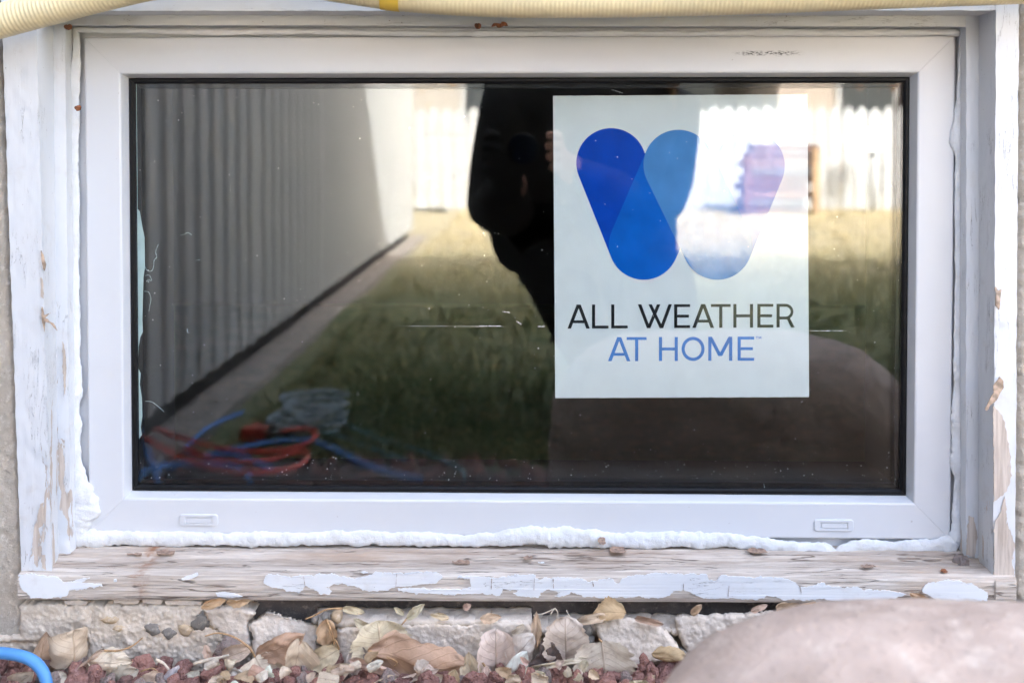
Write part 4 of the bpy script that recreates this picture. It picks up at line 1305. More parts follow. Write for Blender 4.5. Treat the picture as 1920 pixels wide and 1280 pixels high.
LV = [
    dict(base=(137, 1248), tip=(138, 1184), width=86, col='tan', label='broad upright tan leaf beside the blue cord', shape='round', curl=-1.0, roll=.35, stem=[(143, 1268), (150, 1282)], y=-.072),
    dict(base=(52, 1284), tip=(86, 1192), width=52, col='brown', label='brown folded leaf behind the blue cord', curl=.9, roll=.5, y=-.066),
    dict(base=(196, 1218), tip=(124, 1278), width=30, col='tan', label='folded tan leaf whose long stem reaches right', curl=1.1, roll=-.3, y=-.074, stem=[(222, 1219), (248, 1210), (268, 1194)]),
    dict(base=(166, 1240), tip=(243, 1240), width=44, col='pale', label='pale cupped leaf lying on the lava rocks', curl=-.8, roll=.3, shape='oval', y=-.078),
    dict(base=(202, 1284), tip=(256, 1256), width=40, col='grey', label='greyish toothed leaf at the bottom edge left', curl=.5, y=-.082, teeth=.1),
    dict(base=(316, 1288), tip=(334, 1250), width=26, col='white', label='small whitish oval leaf standing at the bottom edge', curl=.3, shape='oval', y=-.084),
    dict(base=(352, 1284), tip=(372, 1258), width=26, col='white', label='small whitish leaf next to the grey lava rock', curl=.6, y=-.084),
    dict(base=(377, 1138), tip=(424, 1124), width=18, col='gold', label='golden leaf caught under the sill above the pebbles', curl=.7, y=-.058, shape='narrow'),
    dict(base=(424, 1128), tip=(470, 1124), width=18, col='gold', label='shrivelled golden brown leaf tucked under the sill edge', curl=1.0, y=-.058, roll=.5),
    dict(base=(480, 1228), tip=(566, 1190), width=40, col='brown', label='brown half of the large leaf under the cracked chunk', curl=.5, y=-.073, roll=.5),
    dict(base=(478, 1230), tip=(512, 1290), width=92, col='pale', label='large pale leaf with an arching stem at its base', curl=.4, y=-.076, shape='round', stem=[(466, 1212), (440, 1194), (410, 1186), (384, 1192)]),
    dict(base=(560, 1196), tip=(548, 1284), width=54, col='tan', label='tan leaf hanging to the right of the large pale leaf', curl=.6, y=-.074, roll=-.4),
    dict(base=(418, 1234), tip=(470, 1214), width=34, col='tan', label='small folded tan leaf below the red lava rock', curl=.9, y=-.070),
    dict(base=(384, 1208), tip=(392, 1238), width=14, col='tan', label='narrow tan leaf scrap against the concrete', curl=.5, y=-.062, shape='narrow'),
    dict(base=(612, 1160), tip=(612, 1212), width=38, col='brown', label='brown mottled leaf wedged between two concrete chunks', curl=.7, y=-.062, stem=[(618, 1175), (624, 1195), (630, 1214)]),
    dict(base=(636, 1216), tip=(584, 1246), width=44, col='tan', label='tan cupped leaf below the wedged brown leaf', curl=.9, y=-.072, stem=[(632, 1205), (628, 1198)]),
    dict(base=(662, 1212), tip=(690, 1276), width=54, col='grey', label='grey brown wrinkled leaf left of the big brown leaf', curl=1.0, y=-.074, teeth=.08),
    dict(base=(716, 1226), tip=(708, 1166), width=86, col='pale', label='round pale leaf standing against the concrete block', curl=.35, shape='round', y=-.068, teeth=.06),
    dict(base=(690, 1218), tip=(872, 1248), width=72, col='brown', label='biggest brown veined leaf lying across the middle', curl=-.75, roll=.55, y=-.078, bend=.3, shape='oval', stem=[(742, 1238), (738, 1250)]),
    dict(base=(655, 1236), tip=(750, 1268), width=30, col='tan', label='rolled tan leaf below the big brown leaf', curl=1.6, y=-.084, shape='narrow'),
    dict(base=(736, 1282), tip=(818, 1256), width=24, col='pale', label='pale rolled leaf pointing right at the bottom', curl=1.6, y=-.09, shape='narrow'),
    dict(base=(590, 1286), tip=(656, 1248), width=36, col='pale', label='cream leaf at the bottom edge under the tan cup', curl=.8, y=-.086),
    dict(base=(888, 1290), tip=(878, 1226), width=54, col='tan', label='tan upright leaf with a torn top', curl=.5, y=-.078, shape='delta'),
    dict(base=(930, 1268), tip=(930, 1184), width=78, col='pale', label='crumpled pale leaf against the long concrete block', curl=.9, y=-.070, shape='round', teeth=.09),
    dict(base=(955, 1240), tip=(998, 1192), width=46, col='white', label='creased whitish leaf on the crumpled pale leaf', curl=-.7, y=-.074, roll=.3),
    dict(base=(944, 1292), tip=(986, 1226), width=48, col='white', label='whitish folded leaf at the bottom centre', curl=1.1, y=-.086),
    dict(base=(1030, 1248), tip=(1024, 1190), width=46, col='dusk', label='dark grey leaf between two pale leaves', curl=.25, y=-.070, shape='delta'),
    dict(base=(1062, 1240), tip=(1060, 1160), width=74, col='pale', label='tall pale leaf left of the angular slab', curl=.45, y=-.067, shape='round', teeth=.07),
    dict(base=(1005, 1216), tip=(1006, 1146), width=18, col='tan', label='narrow upright tan leaf at the end of the block', curl=.4, y=-.062, shape='narrow'),
    dict(base=(984, 1256), tip=(1096, 1234), width=20, col='pale', label='long rolled pale leaf across the lava rocks', curl=1.7, y=-.080, shape='narrow'),
    dict(base=(1128, 1202), tip=(1136, 1272), width=88, col='pale', label='fan shaped pale leaf with wavy edge by the slab', curl=.35, y=-.078, shape='round', teeth=.08, stem=[(1122, 1196)]),
    dict(base=(1174, 1146), tip=(1112, 1150), width=40, col='gold', label='orange brown toothed leaf on the ledge under the sill', curl=.6, y=-.056, roll=.4, teeth=.08),
    dict(base=(1140, 1154), tip=(1076, 1166), width=22, col='tan', label='curled tan leaf tip on the ledge under the sill', curl=1.0, y=-.060),
    dict(base=(1222, 1224), tip=(1300, 1240), width=34, col='gold', label='brown cupped leaf at the edge of the boulder', curl=-1.0, roll=.6, y=-.080),
    dict(base=(1190, 1158), tip=(1244, 1170), width=18, col='brown', label='shrivelled brown leaf on top of the angular slab', curl=1.2, y=-.060),
    dict(base=(642, 1140), tip=(684, 1148), width=16, col='tan', label='small tan leaf with a long stem in the dark gap', curl=.9, y=-.056, stem=[(612, 1142), (588, 1154), (572, 1160)]),
    dict(base=(762, 1160), tip=(796, 1132), width=16, col='tan', label='slim tan leaf leaning on the concrete block', curl=.6, y=-.060, shape='narrow', stem=[(752, 1172)]),
    dict(base=(900, 1160), tip=(940, 1156), width=16, col='tan', label='flat tan leaf flake on top of the long block', curl=.3, y=-.058),
    dict(base=(1456, 1144), tip=(1540, 1130), width=34, shape='delta', teeth=.12, roll=.5, col='tan', label='tan crumpled leaf under the sill left of the boulder top', curl=.7, y=-.060, stem=[(1500, 1134), (1530, 1128)]),
    dict(base=(1636, 1136), tip=(1548, 1132), width=30, shape='delta', roll=-.5, col='brown', label='brown pointed leaf under the sill above the boulder', curl=1.0, y=-.060),
    dict(base=(1744, 1134), tip=(1706, 1112), width=24, col='gold', label='golden pointed leaf standing at the sill edge right', curl=.9, y=-.060),
    dict(base=(1296, 1152), tip=(1316, 1133), width=14, col='gold', label='small orange leaf in the gap beside the boulder', curl=.8, y=-.058),
    dict(base=(1408, 1146), tip=(1440, 1133), width=12, col='tan', label='tiny tan leaf on the concrete by the boulder', curl=.8, y=-.060),
    dict(base=(868, 1140), tip=(884, 1133), width=12, col='brown', label='tiny brown leaf scrap in the dark gap', curl=.6, y=-.050),
    dict(base=(758, 1152), tip=(738, 1138), width=9, col='tan', label='tiny seed leaf hanging in the dark gap', curl=.5, y=-.052, shape='narrow'),
]
for d in LV:
    leaf(**d)
for q, (bx_, by_, tx, ty, w, col, sh, cu) in enumerate((
        (20, 1290, 60, 1262, 36, 'tan', 'oval', .7), (120, 1292, 96, 1262, 30, 'pale', 'oval', .9), (262, 1292, 300, 1264, 34, 'tan', 'oval', 1.0), (404, 1292, 450, 1262, 40, 'grey', 'round', .8),
        (452, 1290, 440, 1256, 30, 'white', 'oval', -.8), (560, 1294, 590, 1262, 34, 'pale', 'delta', .8), (634, 1292, 622, 1258, 30, 'white', 'narrow', 1.0), (694, 1290, 740, 1270, 34, 'pale', 'oval', 1.2),
        (786, 1294, 842, 1274, 30, 'tan', 'oval', .9), (846, 1292, 852, 1256, 30, 'brown', 'oval', .9), (908, 1290, 912, 1250, 26, 'pale', 'narrow', .9), (998, 1292, 1020, 1262, 34, 'tan', 'oval', .9),
        (1050, 1290, 1092, 1270, 30, 'pale', 'oval', 1.1), (1196, 1290, 1226, 1268, 24, 'brown', 'oval', .9), (700, 1180, 662, 1160, 18, 'tan', 'oval', .8), (842, 1158, 806, 1152, 12, 'tan', 'oval', .6), (960, 1188, 984, 1170, 20, 'pale', 'oval', 1.2))):
    leaf((bx_, by_), (tx, ty), w, col, '%s %s dry leaf %s' % (('small', 'curled', 'torn')[q % 3], {'tan': 'tan', 'pale': 'cream', 'grey': 'greyish', 'white': 'whitish', 'brown': 'brown'}[col],
         ['under the blue hose at the bottom edge', 'at the bottom edge below the broad upright leaf', 'at the bottom edge left of the pale twig', 'at the bottom edge below the round red rock', 'at the bottom edge left of the large pale leaf', 'at the bottom edge right of the large pale leaf', 'standing at the bottom edge below the tan cup', 'at the bottom edge under the rolled leaves', 'at the bottom edge under the biggest brown leaf', 'at the bottom edge left of the torn tan leaf', 'at the bottom edge right of the torn tan leaf', 'at the bottom edge below the dark grey leaf', 'at the bottom edge left of the fan leaf', 'on the rocks below the angular slab', 'lying on the left end of the long block', 'lying on the middle of the long block', 'on the right end of the long block'][q]),
         y=-0.094 if by_ > 1250 else -0.059, shape=sh, curl=cu, roll=.3 * math.sin(q * 2.1))

rl = random.Random(31)
for k in range(34):
    px, py = rl.uniform(400, 1210), rl.uniform(1232, 1284)
    an = rl.uniform(0, 6.28); L = rl.uniform(20, 40)
    o = leaf((px, py), (px + L * math.cos(an), py + .6 * L * math.sin(an)), L * rl.uniform(.6, .95), rl.choice(('pale', 'pale', 'tan', 'white', 'brown')), 'crumpled dry leaf fragment in the litter below the sill', y=-0.098 - (py - 1232) * 0.0004,
             roll=rl.uniform(-.8, .8), curl=rl.uniform(.7, 1.6) * rl.choice((-1, 1)), bend=rl.uniform(-.3, .5), shape=rl.choice(('oval', 'delta', 'round')), seed=k * 3.7 + 1, teeth=.1)
    o['group'] = 'crumpled leaf fragments in the litter'
# twigs
for lb, pts, r, mt in (
        ('white peeled twig on the lava rocks', [(364, 1244), (390, 1236), (412, 1232), (432, 1226)], .0016, M_TWIG),
        ('pale plastic looking strip against the concrete', [(292, 1236), (306, 1242), (318, 1256)], .0014, M_TWIG),
        ('thin straw curving over the rocks', [(264, 1258), (286, 1252), (296, 1262), (290, 1272)], .0008, M_STEM),
        ('pale twig at the bottom edge', [(286, 1276), (330, 1272), (352, 1262)], .0014, M_TWIG),
        ('thin twig with side shoot in the dark gap', [(1032, 1152), (1040, 1140), (1046, 1150), (1042, 1162)], .0007, M_TWIG),
        ('straw lying along the dark gap', [(1000, 1153), (1018, 1150), (1036, 1142)], .0007, M_TWIG),
        ('bent straw between slab and pale leaf', [(1160, 1246), (1172, 1262), (1184, 1284)], .0009, M_STEM),
        ('second bent straw by the fan shaped leaf', [(1152, 1244), (1162, 1264), (1164, 1284)], .0009, M_STEM),
        ('short straw below the tan upright leaf', [(896, 1284), (914, 1262), (904, 1240)], .0014, M_STEM),
        ('curved rootlet in the dark gap', [(1062, 1143), (1066, 1152), (1072, 1160)], .0005, M_TWIG)):
    p3 = resample(catmull([P(x, y, -0.054 if y < 1170 else -0.082) for x, y in pts], 8), 0.0015)
    v, f = tube(p3, lambda i, t, an: r * (1 - 0.35 * t) * (1 + .2 * noise.noise(p3[i] * 300)), 7)
    tag(mesh_obj('twig', v, f, mt), lb, 'twig')

# chips and crumbs on the sill
def chip(px, py, w, h, y, mat, label, ang=0.0, seed=0.0):
    poly = [(px - w / 2, py - h * .2), (px - w * .1, py - h / 2), (px + w * .4, py - h * .35), (px + w / 2, py + h * .2), (px + w * .1, py + h / 2), (px - w * .35, py + h * .4)]
    pts = jag(poly, 1.5, 1.5, seed)
    zz = sill_z(y)
    v = []
    c = P(px, py, y)
    n = len(pts)
    for lift in (0.0001, 0.0005):
        for p in pts:
            q = P(p.x, py, y)
            dy = (py - p.y) * 0.0011
            v.append(Vector((q.x, y + dy, c.z + lift + ang * (q.x - c.x) + 0.15 * abs(dy))))
    tr = tessellate_polygon([[Vector((p.x, p.y, 0)) for p in v[:n]]])
    f = [tuple(t) for t in tr] + [tuple(i + n for i in t) for t in tr] + [(i, (i + 1) % n, (i + 1) % n + n, i + n) for i in range(n)]
    return tag(fix_normals(mesh_obj('wood_chip', v, f, mat, None, smooth=False)), label, 'chip')
def sill_z(y): return 0
for a in ((310, 1039, 36, 10, M_CHIP, 'crumbly brown clump on the sill left of the middle'), (252, 1041, 30, 4, M_CHIP, 'thin dark splinter lying on the left part of the sill'), (864, 1057, 34, 9, M_CHIP, 'brown wood chip on the sill below the scratch'), (990, 1048, 18, 8, M_CHIP, 'grey brown chip on the sill under the poster'), (1158, 1034, 32, 16, M_CHIP, 'largest grey wood chip under the foam edge'), (1015, 1057, 12, 4, M_DUST, 'tiny white paint crumb on the sill'), (1420, 1036, 36, 12, M_CHIP, 'peeled wood flake below the foam on the right'), (1628, 1064, 30, 7, M_CHIP, 'pale curved flake on the right part of the sill'), (1770, 1073, 12, 7, M_RUST, 'small rusty crumb near the right end of the sill')):
    px, py, w, h, mt, lb = a
    yy = -0.004 - max(0, (py - 1028)) * 0.00085
    chip(px, py - 2, w, h, yy, mt, lb, seed=px * .1)
chip(1127 + 2, 1016, 16, 18, -0.012, M_CHIP, 'grey flake stuck to the foam above the sill', seed=4.4)
# dead insect scraps on the head board
for px, py, w, lb in ((937, 48, 30, 'rust brown dried scrap stuck on the head board'), (896, 50, 9, 'tiny rust brown scrap left of the dried scrap'), (715, 20, 14, 'dark scrap hanging below the yellow hose band'), (128, 52, 12, 'brown cocoon in the top left corner of the frame'), (146, 203, 8, 'dark brown seed stuck in the left foam')):
    pts = [P(px - w / 2, py + 2, -0.016), P(px - w / 4, py - 2, -0.020), P(px, py + 1, -0.019), P(px + w / 4, py - 3, -0.021), P(px + w / 2, py + 1, -0.016)]
    pp = resample(catmull(pts, 8), 0.0008)
    v, f = tube(pp, lambda i, t, an: 0.0018 * (0.25 + math.sin(math.pi * t)) * (1 + .5 * noise.noise(pp[i] * 700)), 8)
    tag(mesh_obj('dried_scrap', v, f, M_RUST), lb, 'scrap')

# ------------------------------------------------------------------ cords and tools lying in front of the house (mostly seen mirrored)
def cord(name, pts, r, mat, label, cat='cord'):
    p3 = resample(catmull(pts, 14), 0.004)
    v, f = tube(p3, r, 12)
    return tag(mesh_obj(name, v, f, mat), label, cat)
G = lambda px, py, dz=0.0: RG(px, py, 0.02) + Vector((0, 0, dz))
def lay(pts, lift=0.008):
    out = []
    for px, py in pts:
        p = RG(px, py, 0.0)
        for _ in range(4):
            p = RG(px, py, gz(p.y) + lift)
        out.append(p)
    return out
cord('air_hose', [P(92, 1330, -0.115), P(89, 1290, -0.110), P(80, 1258, -0.106), P(58, 1236, -0.103), P(24, 1226, -0.101), P(-20, 1224, -0.101), P(-70, 1240, -0.11), P(-110, 1290, -0.14), Vector((-0.53, -0.24, 0.03))] + lay([(250, 905), (285, 880), (345, 878)]), 0.0049, M_BLUE, 'light blue air hose looping up in the bottom left corner', 'hose')
cord('air_hose', lay([(262, 812), (272, 850), (290, 890), (300, 930)], .014), 0.004, M_BLUE2, 'blue hose end crossing the mirrored coil on the far left', 'hose')
cord('air_hose', lay([(452, 776), (420, 788), (385, 806), (352, 836), (350, 850), (380, 856), (430, 854), (470, 866), (520, 890)], .016), 0.0042, M_BLUE2, 'blue hose bending through the red coil in the reflection', 'hose')
cord('air_hose', lay([(400, 846), (450, 842), (500, 832), (555, 827), (590, 830), (630, 848), (680, 872), (730, 890), (790, 902)], .016), 0.0045, M_BLUE2, 'blue hose running right from the red coil in the reflection', 'hose')
cord('air_hose', lay([(258, 884), (300, 876), (360, 872), (420, 874), (450, 884), (470, 905)], .014), 0.0042, M_BLUE2, 'blue hose under the nearest red loop in the reflection', 'hose')
cord('power_cord', lay([(600, 788), (650, 800), (720, 830), (790, 850), (860, 880), (872, 900)], .012), 0.003, M_TEAL, 'thin teal cord crossing the mirrored soil', 'cord')
cord('power_cord', lay([(600, 812), (640, 822), (700, 846), (760, 866)], .012), 0.003, M_TEAL, 'second teal cord below the pale hose coil', 'cord')
cord('red_hose', lay([(255, 812), (275, 828), (310, 848), (350, 866), (400, 880), (450, 888), (510, 887), (552, 878), (574, 862), (568, 850), (545, 852), (500, 866), (450, 869), (400, 864), (360, 850), (345, 842)], .02), 0.0045, M_RED, 'front loop of red hose on the ground in the reflection', 'hose')
cord('red_hose', lay([(285, 806), (330, 822), (380, 836), (430, 846), (490, 850), (550, 842), (584, 826), (588, 812), (560, 806), (520, 812)], .02), 0.0042, M_RED, 'rear loop of red hose behind the blue hose in the reflection', 'hose')
# red hand pump-like tool: grip, body, nozzle
tool = thing('nail_gun', 'orange red power tool lying behind the coiled hose', 'tool')
tb = lay([(476, 838)], 0.0)[0]
tool.location = tb
tool.scale = (.55, .55, .6)
M_TOOL = simple('tool_orange', srgb(178, 64, 44), 0.5, 0.08)
M_TOOLD = simple('tool_dark', srgb(40, 38, 40), 0.5, 0.1)
box('body', -0.05, 0.04, -0.03, 0.03, 0.015, 0.065, M_TOOL, tool, 0.008)
box('grip', -0.035, -0.005, -0.12, -0.03, 0.018, 0.055, M_TOOL, tool, 0.009)
box('magazine', 0.02, 0.042, -0.14, -0.031, 0.012, 0.04, M_TOOLD, tool, 0.003)
v, f = tube([Vector((0.041, 0, 0.04)), Vector((0.075, 0, 0.04)), Vector((0.10, 0, 0.04))], lambda i, t, an: 0.014 - 0.005 * t, 14)
mesh_obj('nozzle', v, f, M_TOOLD, tool)
# coil of pale hose
M_SLAT = simple('pale_hose', srgb(176, 196, 208), 0.5, 0.06, 20)
p = lay([(566, 812)], 0.0)[0]
hp2 = []
for k in range(100):
    an = k * 2 * math.pi / 20
    t = k / 99
    hp2.append(p + Vector(((0.072 + 0.012 * math.sin(k * .7)) * math.cos(an) + 0.02 * t, (0.05 + .008 * math.sin(k)) * math.sin(an) - 0.05 * t, 0.008 + 0.055 * t)))
cord('pale_hose', hp2, 0.0045, M_SLAT, 'coil of pale blue grey hose behind the red loops', 'hose')

# ------------------------------------------------------------------ metal-clad wing at the left of the yard
wing = thing('metal_wing', 'grey ribbed metal clad building running away on the left', 'building')
def metal_mat():
    m, nt, b, _ = new_mat('ribbed_metal')
    v = coords(nt)
    n = noi(nt, v, 3, 5)
    setin(nt, b, Base_Color=mixc(nt, n, (0.40, 0.415, 0.43, 1), (0.47, 0.485, 0.50, 1)), Roughness=0.5, Metallic=0.0)
    return m
M_METAL = metal_mat()
WEND = -5.90
def ribbed(name, y0, y1, z0, z1, parent):
    verts, faces = [], []
    y = y0
    prof = []
    while y > y1:
        prof += [(WX, y), (WX, y - 0.040), (WX + 0.011, y - 0.050), (WX + 0.011, y - 0.070), (WX, y - 0.080)]
        y -= 0.110
    prof = [q for q in prof if q[1] >= y1] + [(WX, y1)]
    for z in (z0, z1):
        for x, yy in prof: verts.append((x, yy, z))
    n = len(prof)
    faces = [(i, i + 1, n + i + 1, n + i) for i in range(n - 1)]
    o = mesh_obj(name, verts, faces, M_METAL, parent, smooth=False)
    if o.data.polygons[0].normal.x < 0: o.data.flip_normals()
    return o
yy = -0.045
while yy > WEND:
    ye = max(yy - 0.92, WEND)
    ribbed('metal_panel', yy, ye + 0.002, -0.06, 2.45, wing)
    yy = ye
box('wall', -4.0, WX - 0.004, WEND + 0.004, -0.046, -0.055, 2.4, M_METAL, wing)
box('base', -4.0, WX - 0.03, WEND + 0.02, -0.05, -0.4, -0.056, simple('dark_base', (0.05, 0.045, 0.042, 1), 0.9), wing)
box('roof', -4.2, WX + 0.15, WEND - 0.15, -0.046, 2.452, 2.6, M_ROOF, wing)
tag(box('footing_strip', WX - 0.02, WX + 0.09, WEND - 0.1, -0.3, -0.4, -0.115, simple('concrete_strip', srgb(150, 144, 138), 0.9, 0.1, 20)), kind='structure')

# ------------------------------------------------------------------ white fence at the end of the lawn
fence = thing('white_fence', 'sunlit white board fence at the end of the lawn', 'fence')
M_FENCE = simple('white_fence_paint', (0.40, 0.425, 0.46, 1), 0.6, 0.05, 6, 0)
FY = -9.3
FTOP = R(1400, 200, FY).z
bm = bmesh.new()
w = 0.118
z0 = -0.13
for p in ((0, 0, 0), (w, 0, 0), (w, 0, 1), (w * .8, 0, 1.04), (w / 2, 0, 1.06), (w * .2, 0, 1.04), (0, 0, 1)):
    bm.verts.new((p[0], p[1], z0 + (FTOP - z0 - 0.07) * min(p[2], 1) + (p[2] - 1) * 1.2 * (p[2] > 1)))
bm.verts.ensure_lookup_table()
fc = bm.faces.new(bm.verts)
ex = bmesh.ops.extrude_face_region(bm, geom=[fc])
for e in ex['geom']:
    if isinstance(e, bmesh.types.BMVert): e.co.y -= 0.022
bmesh.ops.recalc_face_normals(bm, faces=bm.faces)
pm = bpy.data.meshes.new('picket'); bm.to_mesh(pm); bm.free(); pm.materials.append(M_FENCE)
rg = random.Random(5)
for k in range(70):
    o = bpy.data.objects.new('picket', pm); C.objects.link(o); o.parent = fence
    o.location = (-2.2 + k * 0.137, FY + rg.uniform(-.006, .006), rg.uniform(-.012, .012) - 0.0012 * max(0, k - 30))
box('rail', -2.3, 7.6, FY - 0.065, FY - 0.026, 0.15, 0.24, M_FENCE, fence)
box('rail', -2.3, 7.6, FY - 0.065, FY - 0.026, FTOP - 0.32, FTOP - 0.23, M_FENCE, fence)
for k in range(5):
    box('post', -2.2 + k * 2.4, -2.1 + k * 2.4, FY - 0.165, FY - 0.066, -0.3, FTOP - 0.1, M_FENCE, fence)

# glowing ball added as a highlight, planter and things in front of the fence
glint = thing('added_glint', 'round glowing ball on a white post, added as a bright highlight before the fence', 'glint')
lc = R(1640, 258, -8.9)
lm, nt, b, _ = new_mat('glint_glow')
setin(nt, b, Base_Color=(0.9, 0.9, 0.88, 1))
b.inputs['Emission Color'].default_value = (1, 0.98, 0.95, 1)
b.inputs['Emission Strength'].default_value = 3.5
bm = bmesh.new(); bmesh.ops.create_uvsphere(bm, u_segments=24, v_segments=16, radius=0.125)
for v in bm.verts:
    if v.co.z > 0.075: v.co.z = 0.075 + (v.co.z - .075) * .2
g = bm_obj('glint_ball', bm, lm, glint, True); g.location = lc
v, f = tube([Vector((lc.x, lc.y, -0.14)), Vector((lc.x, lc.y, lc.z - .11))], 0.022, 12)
mesh_obj('post', v, f, M_FENCE, glint)
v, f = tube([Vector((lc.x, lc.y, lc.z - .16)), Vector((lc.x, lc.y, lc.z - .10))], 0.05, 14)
mesh_obj('collar', v, f, M_FENCE, glint)

M_TERRA = simple('terracotta', srgb(126, 98, 92), 0.8, 0.12, 12)
M_PALW = simple('pallet_wood', srgb(164, 140, 116), 0.8, 0.15, 12)
pal = thing('wood_stack', 'blurred stack of reddish brown boards before the fence', 'boards')
M_BRN = simple('red_brown_board', srgb(104, 72, 70), 0.8, 0.2, 9)
M_GRYB = simple('grey_board', srgb(110, 104, 108), 0.8, 0.2, 9)
pl, pr_ = R(1376, 380, -8.6), R(1510, 380, -8.6)
wdt = (pr_.x - pl.x)
for k in range(9):
    o = box('board', 0.03 * (k % 3), wdt - 0.05 * (k % 2), -0.14, 0.14, 0, 0.062, (M_BRN, M_GRYB, M_TERRA, M_BRN)[k % 4], pal, 0.004)
    o.location = (pl.x + .012 * k, pl.y, -0.13 + k * 0.074)
box('upright', pr_.x + 0.01, pr_.x + 0.08, pl.y + 0.15, pl.y + 0.21, -0.13, 0.50, M_PALW, pal, .004)
box('upright', pl.x + 0.05, pl.x + 0.11, pl.y + 0.15, pl.y + 0.21, -0.13, 0.42, M_BRN, pal, .004)

# ------------------------------------------------------------------ neighbours behind the fence
def nhouse(x0, x1, y, h, rh, wall, roof, label, doors=True):
    t = thing('neighbour_house', label, 'house', 'houses behind the fence')
    box('wall', x0, x1, y - 6, y, -0.2, h, wall, t)
    bm = bmesh.new()
    vs = [bm.verts.new(p) for p in ((x0 - .5, y + .5, h), (x1 + .5, y + .5, h), (x1 + .5, y - 6.5, h), (x0 - .5, y - 6.5, h), (x0 - .5, y - 3, h + rh), (x1 + .5, y - 3, h + rh))]
    for f in ((0, 1, 5, 4), (2, 3, 4, 5), (0, 4, 3), (1, 2, 5), (3, 2, 1, 0)):
        bm.faces.new([vs[i] for i in f])
    bm_obj('roof', bm, roof, t)
    n = int((x1 - x0) / 2.4)
    for k in range(n):
        cx = x0 + (k + .6) * (x1 - x0) / n
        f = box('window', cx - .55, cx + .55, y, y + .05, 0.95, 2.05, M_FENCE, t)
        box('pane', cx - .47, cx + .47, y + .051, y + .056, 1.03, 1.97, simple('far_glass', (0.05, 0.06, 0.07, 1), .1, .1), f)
nhouse(-7.5, 3.0, -19, 2.6, 2.4, simple('beige_siding', srgb(150, 148, 146), .8), simple('brown_roof', srgb(128, 116, 108), .9), 'beige bungalow behind the left part of the fence')
nhouse(4.6, 15.0, -17, 2.4, 2.2, simple('taupe_siding', srgb(160, 152, 146), .8), simple('grey_brown_roof', srgb(138, 128, 122), .9), 'taupe bungalow behind the right part of the fence')

def tree(x, y, h, label, seed, crown_col, leaves):
    t = thing('bare_tree', label, 'tree', 'trees behind the fence')
    rt = random.Random(seed)
    verts, faces = [], []
    tips = []
    def limb(p, d, L, r, depth):
        pts = [p]
        q = p.copy()
        for k in range(5):
            d = (d + Vector((rt.gauss(0, .12), rt.gauss(0, .12), .05))).normalized()
            q = q + d * L / 5
            pts.append(q.copy())
        v, f = tube(pts, lambda i, tt, an: r * (1 - .55 * tt), 7)
        o = len(verts); verts.extend(v); faces.extend([tuple(o + i for i in ff) for ff in f])
        tips.extend(pts[2:])
        if depth < 3:
            for k in range(3 if depth else 5):
                b0 = pts[rt.choice((2, 3, 4, 5))]
                nd_ = (d + Vector((rt.gauss(0, .6), rt.gauss(0, .6), rt.uniform(-.1, .5)))).normalized()
                limb(b0, nd_, L * rt.uniform(.5, .75), r * .5, depth + 1)
    limb(Vector((x, y, -0.2)), Vector((0, 0, 1)), h * .45, h * .03, 0)
    mesh_obj('trunk', verts, faces, simple('bark', srgb(120, 104, 92), .9, .2, 10), t)
    lv, lf = [], []
    for k in range(leaves):
        p = rt.choice(tips) + Vector((rt.gauss(0, .3), rt.gauss(0, .3), rt.gauss(0, .3)))
        a = Vector((rt.gauss(0, 1), rt.gauss(0, 1), rt.gauss(0, 1))).normalized() * .07
        b2 = a.cross(Vector((rt.random(), rt.random(), 1))).normalized() * .05
        i = len(lv); lv += [p - a, p + b2, p + a, p - b2]; lf.append((i, i + 1, i + 2, i + 3))
    mesh_obj('crown', lv, lf, simple('crown_leaf', crown_col, .8, .2, 4), t, smooth=False)
tree(-1.6, -12.5, 5.5, 'half bare tan tree behind the fence near the metal wing', 3, srgb(176, 140, 96), 2500)
tree(5.2, -13.5, 6.0, 'half bare brown tree behind the fence on the right', 8, srgb(168, 128, 92), 2500)

# ------------------------------------------------------------------ the photographer mirrored in the glass
M_CLOTH = simple('black_jacket', (0.022, 0.022, 0.025, 1), 0.8, 0.3, 14, 0.8, 0.012, 22)
M_SKIN = simple('skin', srgb(226, 178, 158), 0.5, 0.04, 20, 0.1)
M_HAIR = simple('light_brown_hair', srgb(150, 116, 84), 0.55, 0.2, 60, 0.3)
person = thing('person', 'person in black crouching with a camera, mirrored in the glass', 'person')

LAWN = -0.125
J = {}
J['pelvis'] = (R(1180, 590, -1.42), .135)
J['waist'] = (R(1140, 480, -1.34), .18)
J['chest'] = (R(1120, 330, -1.26), .19)
J['neckb'] = (R(1130, 165, -1.22), .105)
J['neck'] = (R(1150, 140, -1.20), .058)
J['head0'] = (R(1155, 90, -1.19), .080)
J['head1'] = (R(1158, 35, -1.20), .092)
J['head2'] = (R(1160, -20, -1.21), .072)
J['shl'] = (R(972, 175, -1.24), .105)
J['ell'] = (R(936, 418, -1.14), .082)
J['wrl'] = (R(952, 318, -1.02), .036)
J['shr'] = (R(1262, 220, -1.24), .085)
J['elr'] = (R(1245, 400, -1.12), .058)
J['wrr'] = (R(1100, 330, -1.03), .036)
J['hipl'] = (R(1125, 590, -1.40), .125)
J['knl'] = (R(1026, 474, -1.14), .094)
J['lap'] = (R(1002, 428, -1.20), .115)
J['anl'] = (Vector((R(1130, 800, -1.28).x, -1.30, LAWN + .075)), .05)
J['tol'] = (Vector((R(1122, 800, -1.12).x, -1.12, LAWN + .035)), .038)
J['hipr'] = (R(1245, 600, -1.40), .11)
J['knr'] = (R(1225, 480, -1.12), .082)
J['anr'] = (Vector((R(1250, 800, -1.28).x, -1.32, LAWN + .075)), .05)
J['tor'] = (Vector((R(1255, 800, -1.12).x, -1.14, LAWN + .035)), .038)
